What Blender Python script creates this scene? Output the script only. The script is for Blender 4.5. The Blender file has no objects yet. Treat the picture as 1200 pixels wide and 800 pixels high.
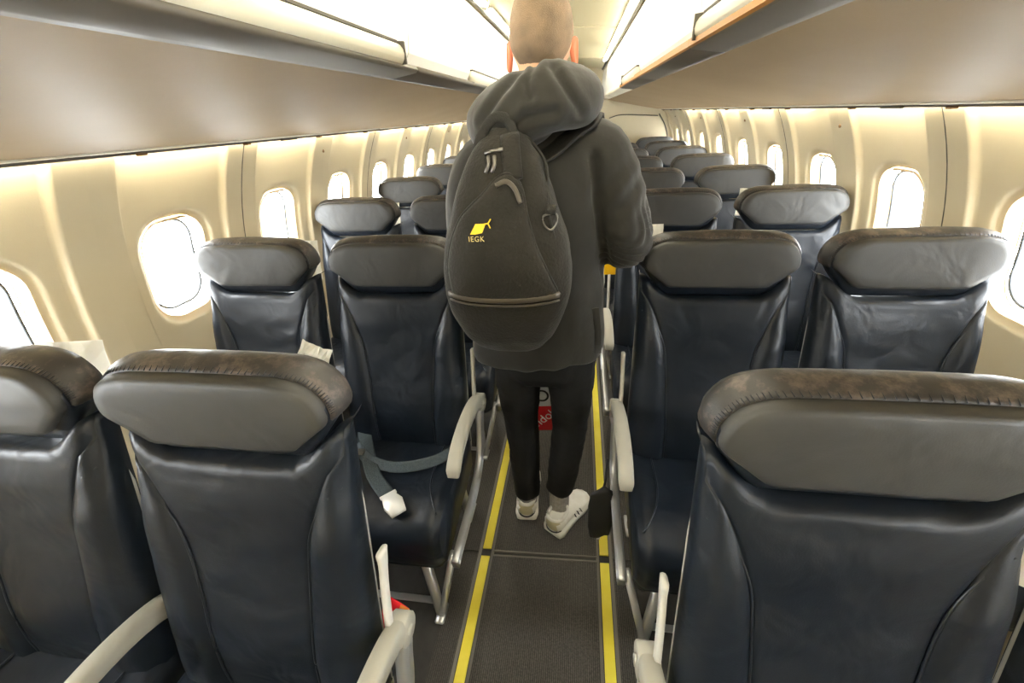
import bpy, bmesh, math, random
import numpy as np
from mathutils import Vector, Matrix, noise

random.seed(4)
sc = bpy.context.scene
COL = sc.collection
PI = math.pi

# ------------------------------------------------------------------ camera
CX, CZ = 0.094, 1.50
YAW, PITCH, ROLL, FPX = 0.17026, 0.50054, -0.05822, 484.74
fw = Vector((-math.sin(YAW)*math.cos(PITCH), math.cos(YAW)*math.cos(PITCH), -math.sin(PITCH)))
rt = Vector((math.cos(YAW), math.sin(YAW), 0))
up = rt.cross(fw)
c_, s_ = math.cos(ROLL), math.sin(ROLL)
rt, up = rt*c_ + up*s_, up*c_ - rt*s_
cam = bpy.data.cameras.new('camera')
cam.sensor_width = 36.0
cam.lens = FPX/1200*36
cam.clip_start = 0.02
camo = bpy.data.objects.new('camera', cam)
COL.objects.link(camo)
M4 = Matrix((rt, up, -fw)).transposed().to_4x4()
M4.translation = (CX, 0, CZ)
camo.matrix_world = M4
sc.camera = camo

# ------------------------------------------------------------------ world: bright overcast daylight outside the windows
w = bpy.data.worlds.new('overcast_sky')
sc.world = w
w.use_nodes = True
bg = w.node_tree.nodes['Background']
bg.inputs[0].default_value = (0.95, 0.975, 1.0, 1)
bg.inputs[1].default_value = 9.0

# ------------------------------------------------------------------ exposure
sc.view_settings.view_transform = 'Standard'
sc.view_settings.look = 'None'
sc.view_settings.gamma = 1
sc.view_settings.use_curve_mapping = False
sc.view_settings.exposure = 1.85
CEIL_LIGHT = 11.0        # ceiling cove strips
WASH_LIGHT = 15.0         # sidewall wash strips under the bins

# ------------------------------------------------------------------ materials
def mat(name, col, rough=0.5, metal=0.0, col2=None, vscale=6.0, bump=0.0, bscale=60.0, spec=0.5, sheen=0.0,
        emit=None, estr=0.0, detail=4.0, lo=0.35, hi=0.65, stretch=None, coat=0.0, rough2=None):
    m = bpy.data.materials.new(name)
    m.use_nodes = True
    nt = m.node_tree
    b = nt.nodes['Principled BSDF']
    b.inputs['Base Color'].default_value = (*col, 1)
    b.inputs['Roughness'].default_value = rough
    b.inputs['Metallic'].default_value = metal
    b.inputs['Specular IOR Level'].default_value = spec
    b.inputs['Sheen Weight'].default_value = sheen
    b.inputs['Coat Weight'].default_value = coat
    if emit:
        b.inputs['Emission Color'].default_value = (*emit, 1)
        b.inputs['Emission Strength'].default_value = estr
    tc = nt.nodes.new('ShaderNodeTexCoord')
    src = tc.outputs['Object']
    if stretch:
        mp = nt.nodes.new('ShaderNodeMapping')
        mp.inputs['Scale'].default_value = stretch
        nt.links.new(src, mp.inputs['Vector'])
        src = mp.outputs['Vector']
    if col2:
        n = nt.nodes.new('ShaderNodeTexNoise')
        n.inputs['Scale'].default_value = vscale
        n.inputs['Detail'].default_value = detail
        nt.links.new(src, n.inputs['Vector'])
        r = nt.nodes.new('ShaderNodeValToRGB')
        r.color_ramp.elements[0].position = lo
        r.color_ramp.elements[1].position = hi
        r.color_ramp.elements[0].color = (*col, 1)
        r.color_ramp.elements[1].color = (*col2, 1)
        nt.links.new(n.outputs['Fac'], r.inputs['Fac'])
        nt.links.new(r.outputs['Color'], b.inputs['Base Color'])
        if rough2 is not None:
            mr = nt.nodes.new('ShaderNodeMapRange')
            mr.inputs['To Min'].default_value = rough
            mr.inputs['To Max'].default_value = rough2
            nt.links.new(n.outputs['Fac'], mr.inputs['Value'])
            nt.links.new(mr.outputs['Result'], b.inputs['Roughness'])
    if bump:
        n2 = nt.nodes.new('ShaderNodeTexNoise')
        n2.inputs['Scale'].default_value = bscale
        n2.inputs['Detail'].default_value = 3
        nt.links.new(src, n2.inputs['Vector'])
        bp = nt.nodes.new('ShaderNodeBump')
        bp.inputs['Strength'].default_value = bump
        bp.inputs['Distance'].default_value = 0.01
        nt.links.new(n2.outputs['Fac'], bp.inputs['Height'])
        nt.links.new(bp.outputs['Normal'], b.inputs['Normal'])
    return m

def leather(name, col, col2, rough=0.42, wr=0.25, worn=None):
    """leather with fine grain, soft wrinkles and (optionally) scuffed patches"""
    m = mat(name, col, rough, 0, col2, 5.0, 0, 0, rough2=rough+0.12, spec=0.45)
    nt = m.node_tree
    b = nt.nodes['Principled BSDF']
    tc = [n for n in nt.nodes if n.type == 'TEX_COORD'][0]
    oi = nt.nodes.new('ShaderNodeObjectInfo')
    ad = nt.nodes.new('ShaderNodeVectorMath')
    ad.operation = 'ADD'
    nt.links.new(tc.outputs['Object'], ad.inputs[0])
    nt.links.new(oi.outputs['Location'], ad.inputs[1])
    big = nt.nodes.new('ShaderNodeTexNoise')
    big.inputs['Scale'].default_value = 9
    big.inputs['Detail'].default_value = 2
    big.inputs['Distortion'].default_value = 0.8
    fine = nt.nodes.new('ShaderNodeTexNoise')
    fine.inputs['Scale'].default_value = 330
    fine.inputs['Detail'].default_value = 2
    for n in (big, fine):
        nt.links.new(ad.outputs[0], n.inputs['Vector'])
    b1 = nt.nodes.new('ShaderNodeBump')
    b1.inputs['Strength'].default_value = wr
    b1.inputs['Distance'].default_value = 0.02
    b2 = nt.nodes.new('ShaderNodeBump')
    b2.inputs['Strength'].default_value = 0.12
    b2.inputs['Distance'].default_value = 0.002
    nt.links.new(big.outputs['Fac'], b1.inputs['Height'])
    nt.links.new(fine.outputs['Fac'], b2.inputs['Height'])
    nt.links.new(b1.outputs['Normal'], b2.inputs['Normal'])
    nt.links.new(b2.outputs['Normal'], b.inputs['Normal'])
    if worn:
        wv = nt.nodes.new('ShaderNodeTexNoise')
        wv.inputs['Scale'].default_value = 26
        wv.inputs['Detail'].default_value = 6
        wv.inputs['Roughness'].default_value = 0.7
        nt.links.new(ad.outputs[0], wv.inputs['Vector'])
        rr = nt.nodes.new('ShaderNodeValToRGB')
        rr.color_ramp.elements[0].position = 0.50
        rr.color_ramp.elements[1].position = 0.70
        nt.links.new(wv.outputs['Fac'], rr.inputs['Fac'])
        mx = nt.nodes.new('ShaderNodeMix')
        mx.data_type = 'RGBA'
        old = b.inputs['Base Color'].links[0].from_socket
        nt.links.new(rr.outputs['Color'], mx.inputs['Factor'])
        nt.links.new(old, mx.inputs[6])
        mx.inputs[7].default_value = (*worn, 1)
        nt.links.new(mx.outputs[2], b.inputs['Base Color'])
    return m

def ribbed(name, col, col2, freq, rough=0.85):
    """carpet with fine ribs running along the aisle"""
    m = mat(name, col, rough, 0, col2, 220, 0, spec=0.2)
    nt = m.node_tree
    b = nt.nodes['Principled BSDF']
    tc = [n for n in nt.nodes if n.type == 'TEX_COORD'][0]
    wv = nt.nodes.new('ShaderNodeTexWave')
    wv.wave_type = 'BANDS'
    wv.bands_direction = 'X'
    wv.inputs['Scale'].default_value = freq
    wv.inputs['Distortion'].default_value = 0.6
    wv.inputs['Detail Scale'].default_value = 8
    nt.links.new(tc.outputs['Object'], wv.inputs['Vector'])
    old = b.inputs['Base Color'].links[0].from_socket
    mx = nt.nodes.new('ShaderNodeMix')
    mx.data_type = 'RGBA'
    mx.blend_type = 'MULTIPLY'
    mx.inputs['Factor'].default_value = 0.55
    nt.links.new(old, mx.inputs[6])
    nt.links.new(wv.outputs['Color'], mx.inputs[7])
    nt.links.new(mx.outputs[2], b.inputs['Base Color'])
    bp = nt.nodes.new('ShaderNodeBump')
    bp.inputs['Strength'].default_value = 0.5
    bp.inputs['Distance'].default_value = 0.002
    nt.links.new(wv.outputs['Fac'], bp.inputs['Height'])
    nt.links.new(bp.outputs['Normal'], b.inputs['Normal'])
    return m

M = {}
M['cream'] = mat('cream_panel', (0.63, 0.55, 0.375), 0.5, 0, (0.67, 0.59, 0.415), 3.0, 0.03, 300)
M['cream_light'] = mat('cream_light', (0.80, 0.77, 0.66), 0.45)
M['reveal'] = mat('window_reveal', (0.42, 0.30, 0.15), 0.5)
M['gasket'] = mat('window_gasket', (0.07, 0.075, 0.08), 0.5)
M['white'] = mat('white_door', (0.86, 0.85, 0.80), 0.4)
M['ceil'] = mat('ceiling_panel', (0.80, 0.73, 0.52), 0.5)
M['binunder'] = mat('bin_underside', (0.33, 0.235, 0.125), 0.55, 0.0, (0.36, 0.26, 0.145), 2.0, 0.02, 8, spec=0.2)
M['binlip'] = mat('bin_lip', (0.115, 0.098, 0.075), 0.5)
M['grip'] = mat('grip_rail', (0.72, 0.68, 0.54), 0.35)
M['seam'] = mat('dark_seam', (0.10, 0.09, 0.07), 0.7)
M['warm_reflection'] = mat('warm_reflection', (0.46, 0.20, 0.035), 0.45)  # warm reflection on the right-hand bin lips, painted in as orange
M['brown'] = mat('brown_latch', (0.20, 0.11, 0.045), 0.5)
M['leather'] = leather('navy_leather', (0.0046, 0.0085, 0.0155), (0.0064, 0.0108, 0.0185), 0.34, 0.34)
M['head'] = leather('toplit_charcoal_leather', (0.045, 0.0455, 0.044), (0.058, 0.0575, 0.054), 0.44, 0.32)  # worn grey leather, base also lightened to hold the light from above
M['band'] = leather('worn_leather', (0.038, 0.037, 0.036), (0.055, 0.051, 0.048), 0.38, 0.35, worn=(0.17, 0.135, 0.115))
M['pipe'] = mat('leather_piping', (0.012, 0.016, 0.024), 0.3)
M['shell'] = mat('seat_shell', (0.42, 0.42, 0.40), 0.4)
M['metal'] = mat('satin_aluminium', (0.60, 0.61, 0.62), 0.32, 0.75)
M['arm'] = mat('armrest_plastic', (0.36, 0.35, 0.30), 0.42, 0, (0.40, 0.39, 0.335), 8)
M['bracket'] = mat('bracket_plastic', (0.60, 0.59, 0.55), 0.4)
M['mat'] = ribbed('ribbed_carpet', (0.075, 0.071, 0.064), (0.125, 0.118, 0.106), 50)
M['floor'] = mat('floor_vinyl', (0.040, 0.038, 0.034), 0.7, 0, (0.052, 0.049, 0.044), 30, 0.1, 200, spec=0.3)
M['yellow'] = mat('yellow_strip', (0.85, 0.72, 0.05), 0.55, 0, (0.90, 0.78, 0.09), 12)
M['striptrim'] = mat('strip_trim', (0.15, 0.14, 0.12), 0.6)
M['jacket'] = mat('jacket_cloth', (0.0155, 0.0142, 0.0102), 0.72, 0, (0.020, 0.0183, 0.0133), 9, 0.25, 20, sheen=0.15, spec=0.35)
M['pack'] = mat('pack_canvas', (0.0145, 0.0125, 0.0082), 0.78, 0, (0.0185, 0.0158, 0.0105), 12, 0.25, 160, spec=0.3, sheen=0.1)
M['packtrim'] = mat('pack_webbing', (0.018, 0.0165, 0.0125), 0.6, 0, None, 5, 0.3, 300, spec=0.35)
M['zip'] = mat('zipper_tape', (0.075, 0.062, 0.045), 0.45)
M['zipmetal'] = mat('gunmetal', (0.20, 0.19, 0.17), 0.3, 0.9)
M['trouser'] = mat('black_trousers', (0.0065, 0.0065, 0.0065), 0.75, 0, (0.010, 0.010, 0.010), 8, 0.3, 18, spec=0.3)
M['skin'] = mat('skin', (0.66, 0.36, 0.21), 0.5, 0, (0.72, 0.42, 0.26), 14, 0.05, 150)
M['skin'].node_tree.nodes['Principled BSDF'].inputs['Subsurface Weight'].default_value = 0.15
M['skin'].node_tree.nodes['Principled BSDF'].inputs['Subsurface Radius'].default_value = (0.02, 0.006, 0.003)
M['ear'] = mat('ear_skin', (0.66, 0.20, 0.10), 0.5)
M['hair'] = mat('cropped_hair', (0.125, 0.098, 0.068), 0.8, 0, (0.34, 0.235, 0.15), 13, 0.4, 500, lo=0.25, hi=0.75, spec=0.2)
M['sock'] = mat('grey_sock', (0.24, 0.23, 0.22), 0.9, 0, (0.33, 0.32, 0.31), 90, 0.3, 300)
M['shoe'] = mat('white_trainer', (0.72, 0.70, 0.64), 0.6, 0, (0.80, 0.79, 0.75), 25, 0.1, 150)
M['sole'] = mat('trainer_sole', (0.80, 0.79, 0.74), 0.6)
M['heel'] = mat('trainer_heel', (0.55, 0.50, 0.33), 0.6)
M['black'] = mat('black_trim', (0.008, 0.008, 0.009), 0.5)
M['paper'] = mat('leaflet_paper', (0.93, 0.92, 0.86), 0.6, 0, (0.88, 0.85, 0.75), 7)
def translucent(m, fac):
    nt = m.node_tree
    b = nt.nodes['Principled BSDF']
    tl = nt.nodes.new('ShaderNodeBsdfTranslucent')
    tl.inputs[0].default_value = (0.95, 0.93, 0.86, 1)
    mx = nt.nodes.new('ShaderNodeMixShader')
    mx.inputs[0].default_value = fac
    nt.links.new(b.outputs[0], mx.inputs[1])
    nt.links.new(tl.outputs[0], mx.inputs[2])
    nt.links.new(mx.outputs[0], nt.nodes['Material Output'].inputs[0])
translucent(M['paper'], 0.5)
M['hinge'] = mat('hinge_grey', (0.13, 0.145, 0.165), 0.4)
M['webbing'] = mat('belt_webbing', (0.035, 0.05, 0.058), 0.7, 0, (0.05, 0.068, 0.075), 120, 0.3, 300)
M['buckle'] = mat('buckle_metal', (0.82, 0.81, 0.76), 0.35, 0.2)
M['logo'] = mat('logo_yellow', (0.90, 0.62, 0.03), 0.6)
M['logo2'] = mat('logo_gold', (0.62, 0.50, 0.20), 0.6)
M['red'] = mat('print_red', (0.75, 0.01, 0.02), 0.45)
M['bagwhite'] = mat('bag_white', (0.85, 0.85, 0.85), 0.45)
M['orange'] = mat('packet_orange', (0.75, 0.24, 0.03), 0.4)
M['tagyellow'] = mat('tag_yellow', (0.95, 0.55, 0.0), 0.5)
M['light'] = mat('lamp_diffuser', (0.9, 0.9, 0.9), 0.5, emit=(1.0, 0.93, 0.76), estr=CEIL_LIGHT)
M['wash'] = mat('wash_lamp', (0.9, 0.9, 0.9), 0.5, emit=(1.0, 0.90, 0.70), estr=WASH_LIGHT)
g = bpy.data.materials.new('window_glass')
g.use_nodes = True
nt = g.node_tree
nt.nodes.clear()
o_ = nt.nodes.new('ShaderNodeOutputMaterial')
mxs = nt.nodes.new('ShaderNodeMixShader')
tr = nt.nodes.new('ShaderNodeBsdfTransparent')
tr.inputs[0].default_value = (0.96, 0.98, 0.98, 1)
gl = nt.nodes.new('ShaderNodeBsdfGlossy')
gl.inputs['Roughness'].default_value = 0.05
mxs.inputs[0].default_value = 0.03
nt.links.new(tr.outputs[0], mxs.inputs[1])
nt.links.new(gl.outputs[0], mxs.inputs[2])
nt.links.new(mxs.outputs[0], o_.inputs[0])
M['glass'] = g

# ------------------------------------------------------------------ mesh helpers
class MB:
    def __init__(s):
        s.v, s.f, s.mi = [], [], []
    def add(s, v, f, mi=0):
        o = len(s.v)
        s.v += [tuple(map(float, p)) for p in v]
        s.f += [tuple(i+o for i in q) for q in f]
        s.mi += [mi]*len(f)
        return s
    def mesh(s, name, mats, smooth=True):
        me = bpy.data.meshes.new(name)
        me.from_pydata(s.v, [], s.f)
        for m in (mats if isinstance(mats, (list, tuple)) else [mats]):
            me.materials.append(M[m] if isinstance(m, str) else m)
        me.polygons.foreach_set('material_index', s.mi)
        me.polygons.foreach_set('use_smooth', [smooth]*len(s.f))
        bm = bmesh.new()
        bm.from_mesh(me)
        bmesh.ops.recalc_face_normals(bm, faces=bm.faces)
        bm.to_mesh(me)
        bm.free()
        me.update()
        return me

def link(name, me, parent=None, **props):
    o = bpy.data.objects.new(name, me)
    COL.objects.link(o)
    if parent:
        o.parent = parent
    for k, v in props.items():
        o[k] = v
    return o
def obj(name, mb, mats, parent=None, smooth=True, **props):
    return link(name, mb.mesh(name, mats, smooth), parent, **props)
def thing(name, label, cat, loc=(0, 0, 0), rz=0, group=None):
    o = bpy.data.objects.new(name, None)
    COL.objects.link(o)
    o.empty_display_size = 0.05
    o.location = loc
    o.rotation_euler = (0, 0, rz)
    o['label'] = label
    o['category'] = cat
    if group:
        o['group'] = group
    return o
def struct(name, mb, mats, parent=None, smooth=False):
    o = obj(name, mb, mats, parent, smooth)
    if not parent:
        o['kind'] = 'structure'
    return o
def struct_root(name, loc=(0, 0, 0)):
    o = bpy.data.objects.new(name, None)
    COL.objects.link(o)
    o.empty_display_size = 0.05
    o.location = loc
    o['kind'] = 'structure'
    return o

def box(a, b, bev=0.0, seg=2):
    bm = bmesh.new()
    bmesh.ops.create_cube(bm, size=1)
    a, b = Vector(a), Vector(b)
    for v in bm.verts:
        v.co = Vector(((v.co.x+.5)*(b.x-a.x)+a.x, (v.co.y+.5)*(b.y-a.y)+a.y, (v.co.z+.5)*(b.z-a.z)+a.z))
    if bev:
        bmesh.ops.bevel(bm, geom=bm.edges[:], offset=bev, segments=seg, affect='EDGES', profile=0.5)
    bm.verts.index_update()
    r = [v.co[:] for v in bm.verts], [tuple(v.index for v in f.verts) for f in bm.faces]
    bm.free()
    return r
def loft(rings, closed=True, cap0=True, cap1=True):
    n = len(rings[0])
    v, f = [], []
    for r in rings:
        v += list(r)
    for i in range(len(rings)-1):
        for j in range(n if closed else n-1):
            k = (j+1) % n
            f.append((i*n+j, i*n+k, (i+1)*n+k, (i+1)*n+j))
    if cap0:
        f.append(tuple(range(n))[::-1])
    if cap1:
        f.append(tuple((len(rings)-1)*n+j for j in range(n)))
    return v, f
def spline(pts, n, closed=False):
    """Catmull-Rom through pts -> n samples"""
    P = [np.array(p, float) for p in pts]
    m = len(P)
    out = []
    segs = m if closed else m-1
    for i in range(n):
        t = i/n*segs if closed else i/(n-1)*segs
        k = min(int(t), segs-1)
        u = t-k
        if closed:
            p0, p1, p2, p3 = P[(k-1) % m], P[k % m], P[(k+1) % m], P[(k+2) % m]
        else:
            p1, p2 = P[k], P[k+1]
            p0 = P[k-1] if k > 0 else 2*p1-p2
            p3 = P[k+2] if k+2 < m else 2*p2-p1
        out.append(0.5*((2*p1)+(-p0+p2)*u+(2*p0-5*p1+4*p2-p3)*u*u+(-p0+3*p1-3*p2+p3)*u**3))
    return out
def tube(path, rad, seg=10, ref=(0, 0, 1), sup=1.0):
    """sweep; rad = scalar, (rx, ry) or a list of those per path point; sup <1 squares the section"""
    P = [Vector(p) for p in path]
    rings = []
    ref = Vector(ref)
    for i, p in enumerate(P):
        t = (P[min(i+1, len(P)-1)]-P[max(i-1, 0)]).normalized()
        r_ = ref if abs(t.dot(ref)) < 0.98 else Vector((0, 1, 0.01))
        s = t.cross(r_).normalized()
        u = s.cross(t).normalized()
        r = rad[i] if isinstance(rad, list) else rad
        rx, ry = r if isinstance(r, (tuple, list)) else (r, r)
        ring = []
        for j in range(seg):
            a = 2*PI*(j+.5)/seg
            ca, sa = math.cos(a), math.sin(a)
            ca = math.copysign(abs(ca)**sup, ca)
            sa = math.copysign(abs(sa)**sup, sa)
            ring.append(p+s*rx*ca+u*ry*sa)
        rings.append(ring)
    return loft(rings)
def ell(c, r, nu=20, nv=12):
    v, f = [], []
    rings = []
    for i in range(1, nv):
        a = PI*i/nv
        rings.append([(c[0]+r[0]*math.sin(a)*math.cos(2*PI*j/nu), c[1]+r[1]*math.sin(a)*math.sin(2*PI*j/nu), c[2]+r[2]*math.cos(a)) for j in range(nu)])
    return loft(rings)
def remesh(mb, voxel, smooth=4, disp=None):
    """union of closed shells -> one continuous surface"""
    me = mb.mesh('tmp', ['skin'])
    o = link('tmp', me)
    r = o.modifiers.new('r', 'REMESH')
    r.mode = 'VOXEL'
    r.voxel_size = voxel
    if smooth:
        s = o.modifiers.new('s', 'SMOOTH')
        s.factor = 0.5
        s.iterations = smooth
    dg = bpy.context.evaluated_depsgraph_get()
    me2 = bpy.data.meshes.new_from_object(o.evaluated_get(dg))
    bpy.data.objects.remove(o)
    if disp:
        vs = [Vector(v.co) for v in me2.vertices]
        ns = [Vector(v.normal) for v in me2.vertices]
        for v, c, n in zip(me2.vertices, vs, ns):
            v.co = c+n*disp(c)
    me2.materials.clear()
    me2.polygons.foreach_set('use_smooth', [True]*len(me2.polygons))
    me2.update()
    return me2
def setmat(me, *ms):
    me.materials.clear()
    for m in ms:
        me.materials.append(M[m])
    return me
def text_mesh(name, s, size, ext, m, parent, mw, space=1.0):
    cu = bpy.data.curves.new(name, 'FONT')
    cu.body = s
    cu.size = size
    cu.extrude = ext
    cu.align_x = 'CENTER'
    cu.align_y = 'CENTER'
    cu.space_character = space
    t = bpy.data.objects.new('tmp', cu)
    COL.objects.link(t)
    dg = bpy.context.evaluated_depsgraph_get()
    me = bpy.data.meshes.new_from_object(t.evaluated_get(dg))
    bpy.data.objects.remove(t)
    me.transform(mw)
    me.materials.clear()
    me.materials.append(M[m])
    return link(name, me, parent)
def sstep(a, b, x):
    t = min(1, max(0, (x-a)/(b-a)))
    return t*t*(3-2*t)

# ------------------------------------------------------------------ fuselage setting
Y0, Y1, PITCHY = -1.29, 6.012, 0.762
R_, Z0 = 1.30, 0.83
ZW = 1.085
TH0 = math.asin((ZW-Z0)/R_)
WIN_Y, WIN_P = 1.235, 0.563
HW, HH, RC = 0.124, 0.168, 0.088

def wp(side, y, s, q):
    th = TH0+s/R_
    if th < 0:
        return (side*(R_+q), y, Z0+R_*th)
    return (side*(R_+q)*math.cos(th), y, Z0+(R_+q)*math.sin(th))
def outline(n, hw, hh, rc):
    """rounded rectangle parametrised by angle, start at angle 0, ccw in (y,s)"""
    pts = []
    for i in range(n):
        a = 2*PI*i/n
        d = (math.cos(a), math.sin(a))
        lo, hi = 0, 1.0
        for _ in range(30):
            m = (lo+hi)/2
            x, y = abs(d[0]*m), abs(d[1]*m)
            qx, qy = max(x-hw+rc, 0), max(y-hh+rc, 0)
            inside = (math.hypot(qx, qy) <= rc) and x <= hw and y <= hh
            lo, hi = (m, hi) if inside else (lo, m)
        pts.append((d[0]*lo, d[1]*lo))
    return pts
NW = 64
OUT = outline(NW, HW, HH, RC)
SB, ST = -0.215, 0.245
def q_panel(y, s):
    a = abs(y)
    rib = sstep(0.188, 0.204, a)
    dish = 0.016*(1-(min(a, 0.19)/0.19)**2)
    qx, qy = max(a-HW+RC, 0), max(abs(s)-HH+RC, 0)
    d = math.hypot(qx, qy)-RC
    rec = 0.020*(1-sstep(0.0, 0.030, d))
    return -0.020*rib+dish*(1-rib)+rec
def panel_mb(side, joint):
    """one sidewall panel of a window bay, from mid-rib to mid-rib, with a real opening"""
    mb = MB()
    hy = WIN_P/2
    bnd = []
    ny, ns = 16, 16
    A = 0.185
    for i in range(NW):
        dy, ds = OUT[i]
        a = math.atan2(ds, dy)
        # hit the inner rectangle
        ca, sa = math.cos(a), math.sin(a)
        t = min([A/abs(ca) if abs(ca) > 1e-6 else 9, (ST/sa if sa > 1e-6 else (SB/sa if sa < -1e-6 else 9))])
        bnd.append((ca*t, sa*t))
    # snap four corners
    for cy, cs in ((A, ST), (-A, ST), (-A, SB), (A, SB)):
        k = min(range(NW), key=lambda i: math.hypot(bnd[i][0]-cy, bnd[i][1]-cs))
        bnd[k] = (cy, cs)
    rings = []
    for t in (0, .05, .12, .2, .3, .42, .56, .72, .88, 1):
        ring = []
        for i in range(NW):
            y = OUT[i][0]*(1-t)+bnd[i][0]*t
            s = OUT[i][1]*(1-t)+bnd[i][1]*t
            ring.append(wp(side, y, s, q_panel(y, s)))
        rings.append(ring)
    mb.add(*loft(rings, True, False, False))
    def grid(ys, ss):
        v = [wp(side, y, s, q_panel(y, s)) for s in ss for y in ys]
        n = len(ys)
        f = [(i*n+j, i*n+j+1, (i+1)*n+j+1, (i+1)*n+j) for i in range(len(ss)-1) for j in range(n-1)]
        mb.add(v, f)
    g_ = 0.004 if joint else 0.0
    side_s = sorted({round(b[1], 5) for b in bnd if b[0] > A-1e-4})
    ys_r = [A, .19, .194, .198, .202, .208, hy-g_]
    grid(ys_r, side_s)
    grid([-y for y in ys_r[::-1]], side_s)
    top_y = sorted({round(b[0], 5) for b in bnd if b[1] > ST-1e-4})
    allt = [-y for y in ys_r[::-1]][:-1]+top_y+ys_r[1:]
    grid(allt, [ST, .29, .34, .40, .46, .52])
    bot_y = sorted({round(b[0], 5) for b in bnd if b[1] < SB+1e-4})
    allb = [-y for y in ys_r[::-1]][:-1]+bot_y+ys_r[1:]
    grid(allb, [-1.085, -.9, -.7, -.5, -.35, -.27, SB])
    # turned-back edges of the panel
    for yy in ((-hy+g_, hy-g_) if joint else ()):
        ss = [-1.08, -.5, SB, 0, ST, .4, .52]
        grid_v = [wp(side, yy, s, q) for s in ss for q in (q_panel(yy, s), 0.02)]
        mb.add(grid_v, [(2*i, 2*i+1, 2*i+3, 2*i+2) for i in range(len(ss)-1)])
    return mb
def window_parts(side):
    rv = MB()
    rings = []
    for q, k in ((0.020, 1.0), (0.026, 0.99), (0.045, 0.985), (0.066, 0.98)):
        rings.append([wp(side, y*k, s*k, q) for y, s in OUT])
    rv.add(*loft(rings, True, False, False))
    gk = MB()
    path = [wp(side, y*.84, s*.87, 0.060) for y, s in OUT]
    P = [Vector(p) for p in path]
    rings = []
    cen = Vector(wp(side, 0, 0, 0.060))
    for p in P:
        d = (p-cen).normalized()
        nrm = Vector((side, 0, 0.2)).normalized()
        rings.append([p+d*.0052*math.cos(2*PI*j/6)+nrm*.005*math.sin(2*PI*j/6) for j in range(6)])
    rings.append(rings[0])
    gk.add(*loft(rings, True, False, False))
    pn = MB()
    pn.add([wp(side, y*.985, s*.985, .064) for y, s in OUT], [tuple(range(NW))])
    # thin white retaining frame between gasket and reveal
    fm = MB()
    fm.add(*loft([[wp(side, y*k, s*k2, q) for y, s in OUT] for k, k2, q in ((.985, .985, .063), (.965, .972, .0625))], True, False, False))
    # folded-up shade edge under the top of the opening
    sh = MB()
    sh.add(*tube([wp(side, y, HH*.95-abs(y/HW)**3*.012, .045) for y in np.linspace(-HW*.62, HW*.62, 10)], (.006, .010), 8))
    return rv, gk, pn, fm, sh
for side, nm in ((-1, 'left'), (1, 'right')):
    wall = struct_root('wall_'+nm)
    pm = [panel_mb(side, False).mesh('wall_panel', 'cream'), panel_mb(side, True).mesh('wall_panel', 'cream')]
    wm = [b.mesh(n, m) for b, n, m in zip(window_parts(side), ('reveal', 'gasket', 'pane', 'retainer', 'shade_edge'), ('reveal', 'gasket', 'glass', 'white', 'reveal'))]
    cap_me = MB().add(*ell((0, 0, 0), (.006, .006, .009), 10, 6)).mesh('screw_cap', 'brown')
    n = 0
    for k in range(-4, 9):
        y = WIN_Y+WIN_P*k
        p = link('wall_panel', pm[0], wall)
        p.location = (0, y, 0)
        n += 1
        wn = struct_root('window_%d' % (n if side < 0 else n+13), (0, y, 0))
        for me in wm:
            link(me.name.split('.')[0], me, wn)
        if k == -1:
            continue
        if k % 2 == 1:
            c = link('screw_cap', cap_me, wall)
            px = wp(side, 0, .335, -.021)
            c.location = (px[0], y+WIN_P/2, px[2])
        else:
            j = MB()
            j.add(*tube([wp(side, 0, s, -0.0195) for s in np.linspace(-.5, .5, 16)], (.0022, .0022), 6))
            jo = obj('panel_joint', j, 'seam', wall)
            jo.location = (0, y+WIN_P/2, 0)
    # dado cove down to the floor is the lower part of each panel

# shell over the bins (hidden, closes the cabin)
mb = MB()
ring = []
for y in (Y0, Y1):
    ring.append([(math.cos(a)*(R_+.03), y, Z0+math.sin(a)*(R_+.03)) for a in np.linspace(math.radians(32), math.radians(148), 30)])
mb.add(*loft(ring, False, False, False))
struct('ceiling_1', mb, 'ceil')
# flat aisle ceiling
mb = MB()
prof = [(-.40, 1.925), (-.345, 1.934), (-.2, 1.95), (0, 1.956), (.2, 1.95), (.345, 1.934), (.40, 1.925)]
mb.add(*loft([[(x, y, z) for x, z in prof] for y in (Y0, Y1)], False, False, False))
struct('ceiling', mb, 'ceil', smooth=True)
for s, i in ((-1, 1), (1, 2)):
    mb = MB().add(*box((s*.352-.007, Y0, 1.915), (s*.352+.007, Y1, 1.93)))
    struct('trim_%d' % i, mb, 'seam')
# cross joints of the ceiling panels
for i, y in enumerate((-.2, 1.5, 3.2, 4.9)):
    mb = MB().add(*tube([(x, y, z-.002) for x, z in prof[1:-1]], (.004, .003), 6))
    struct('trim_%d' % (i+3), mb, 'cream')

# bulkheads
def section(y, nm, m, thick):
    mb = MB()
    arc = [(math.cos(a)*(R_+.02), Z0+math.sin(a)*(R_+.02)) for a in np.linspace(0, PI, 40)]+[(-R_-.02, -.03), (R_+.02, -.03)]
    mb.add(*loft([[(x, yy, z) for x, z in arc] for yy in (y, y+thick)], True, True, True))
    return struct(nm, mb, m)
section(Y1, 'wall_back', 'cream', .04)
section(Y0-.04, 'wall_front', 'cream', .04)
mb = MB()
mb.add(*tube(spline([(.46, Y1-.006, 1.40), (.6, Y1-.006, 1.43), (.85, Y1-.006, 1.415), (1.05, Y1-.006, 1.40)], 16), .006, 6))
struct('trim_7', mb, 'seam')
mb = MB()
mb.add(*tube(spline([(1.06, Y1-.006, 1.42), (1.15, Y1-.006, 1.28), (1.2, Y1-.006, 1.1), (1.22, Y1-.006, .8)], 16), .007, 6))
struct('trim_8', mb, 'seam')
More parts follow.
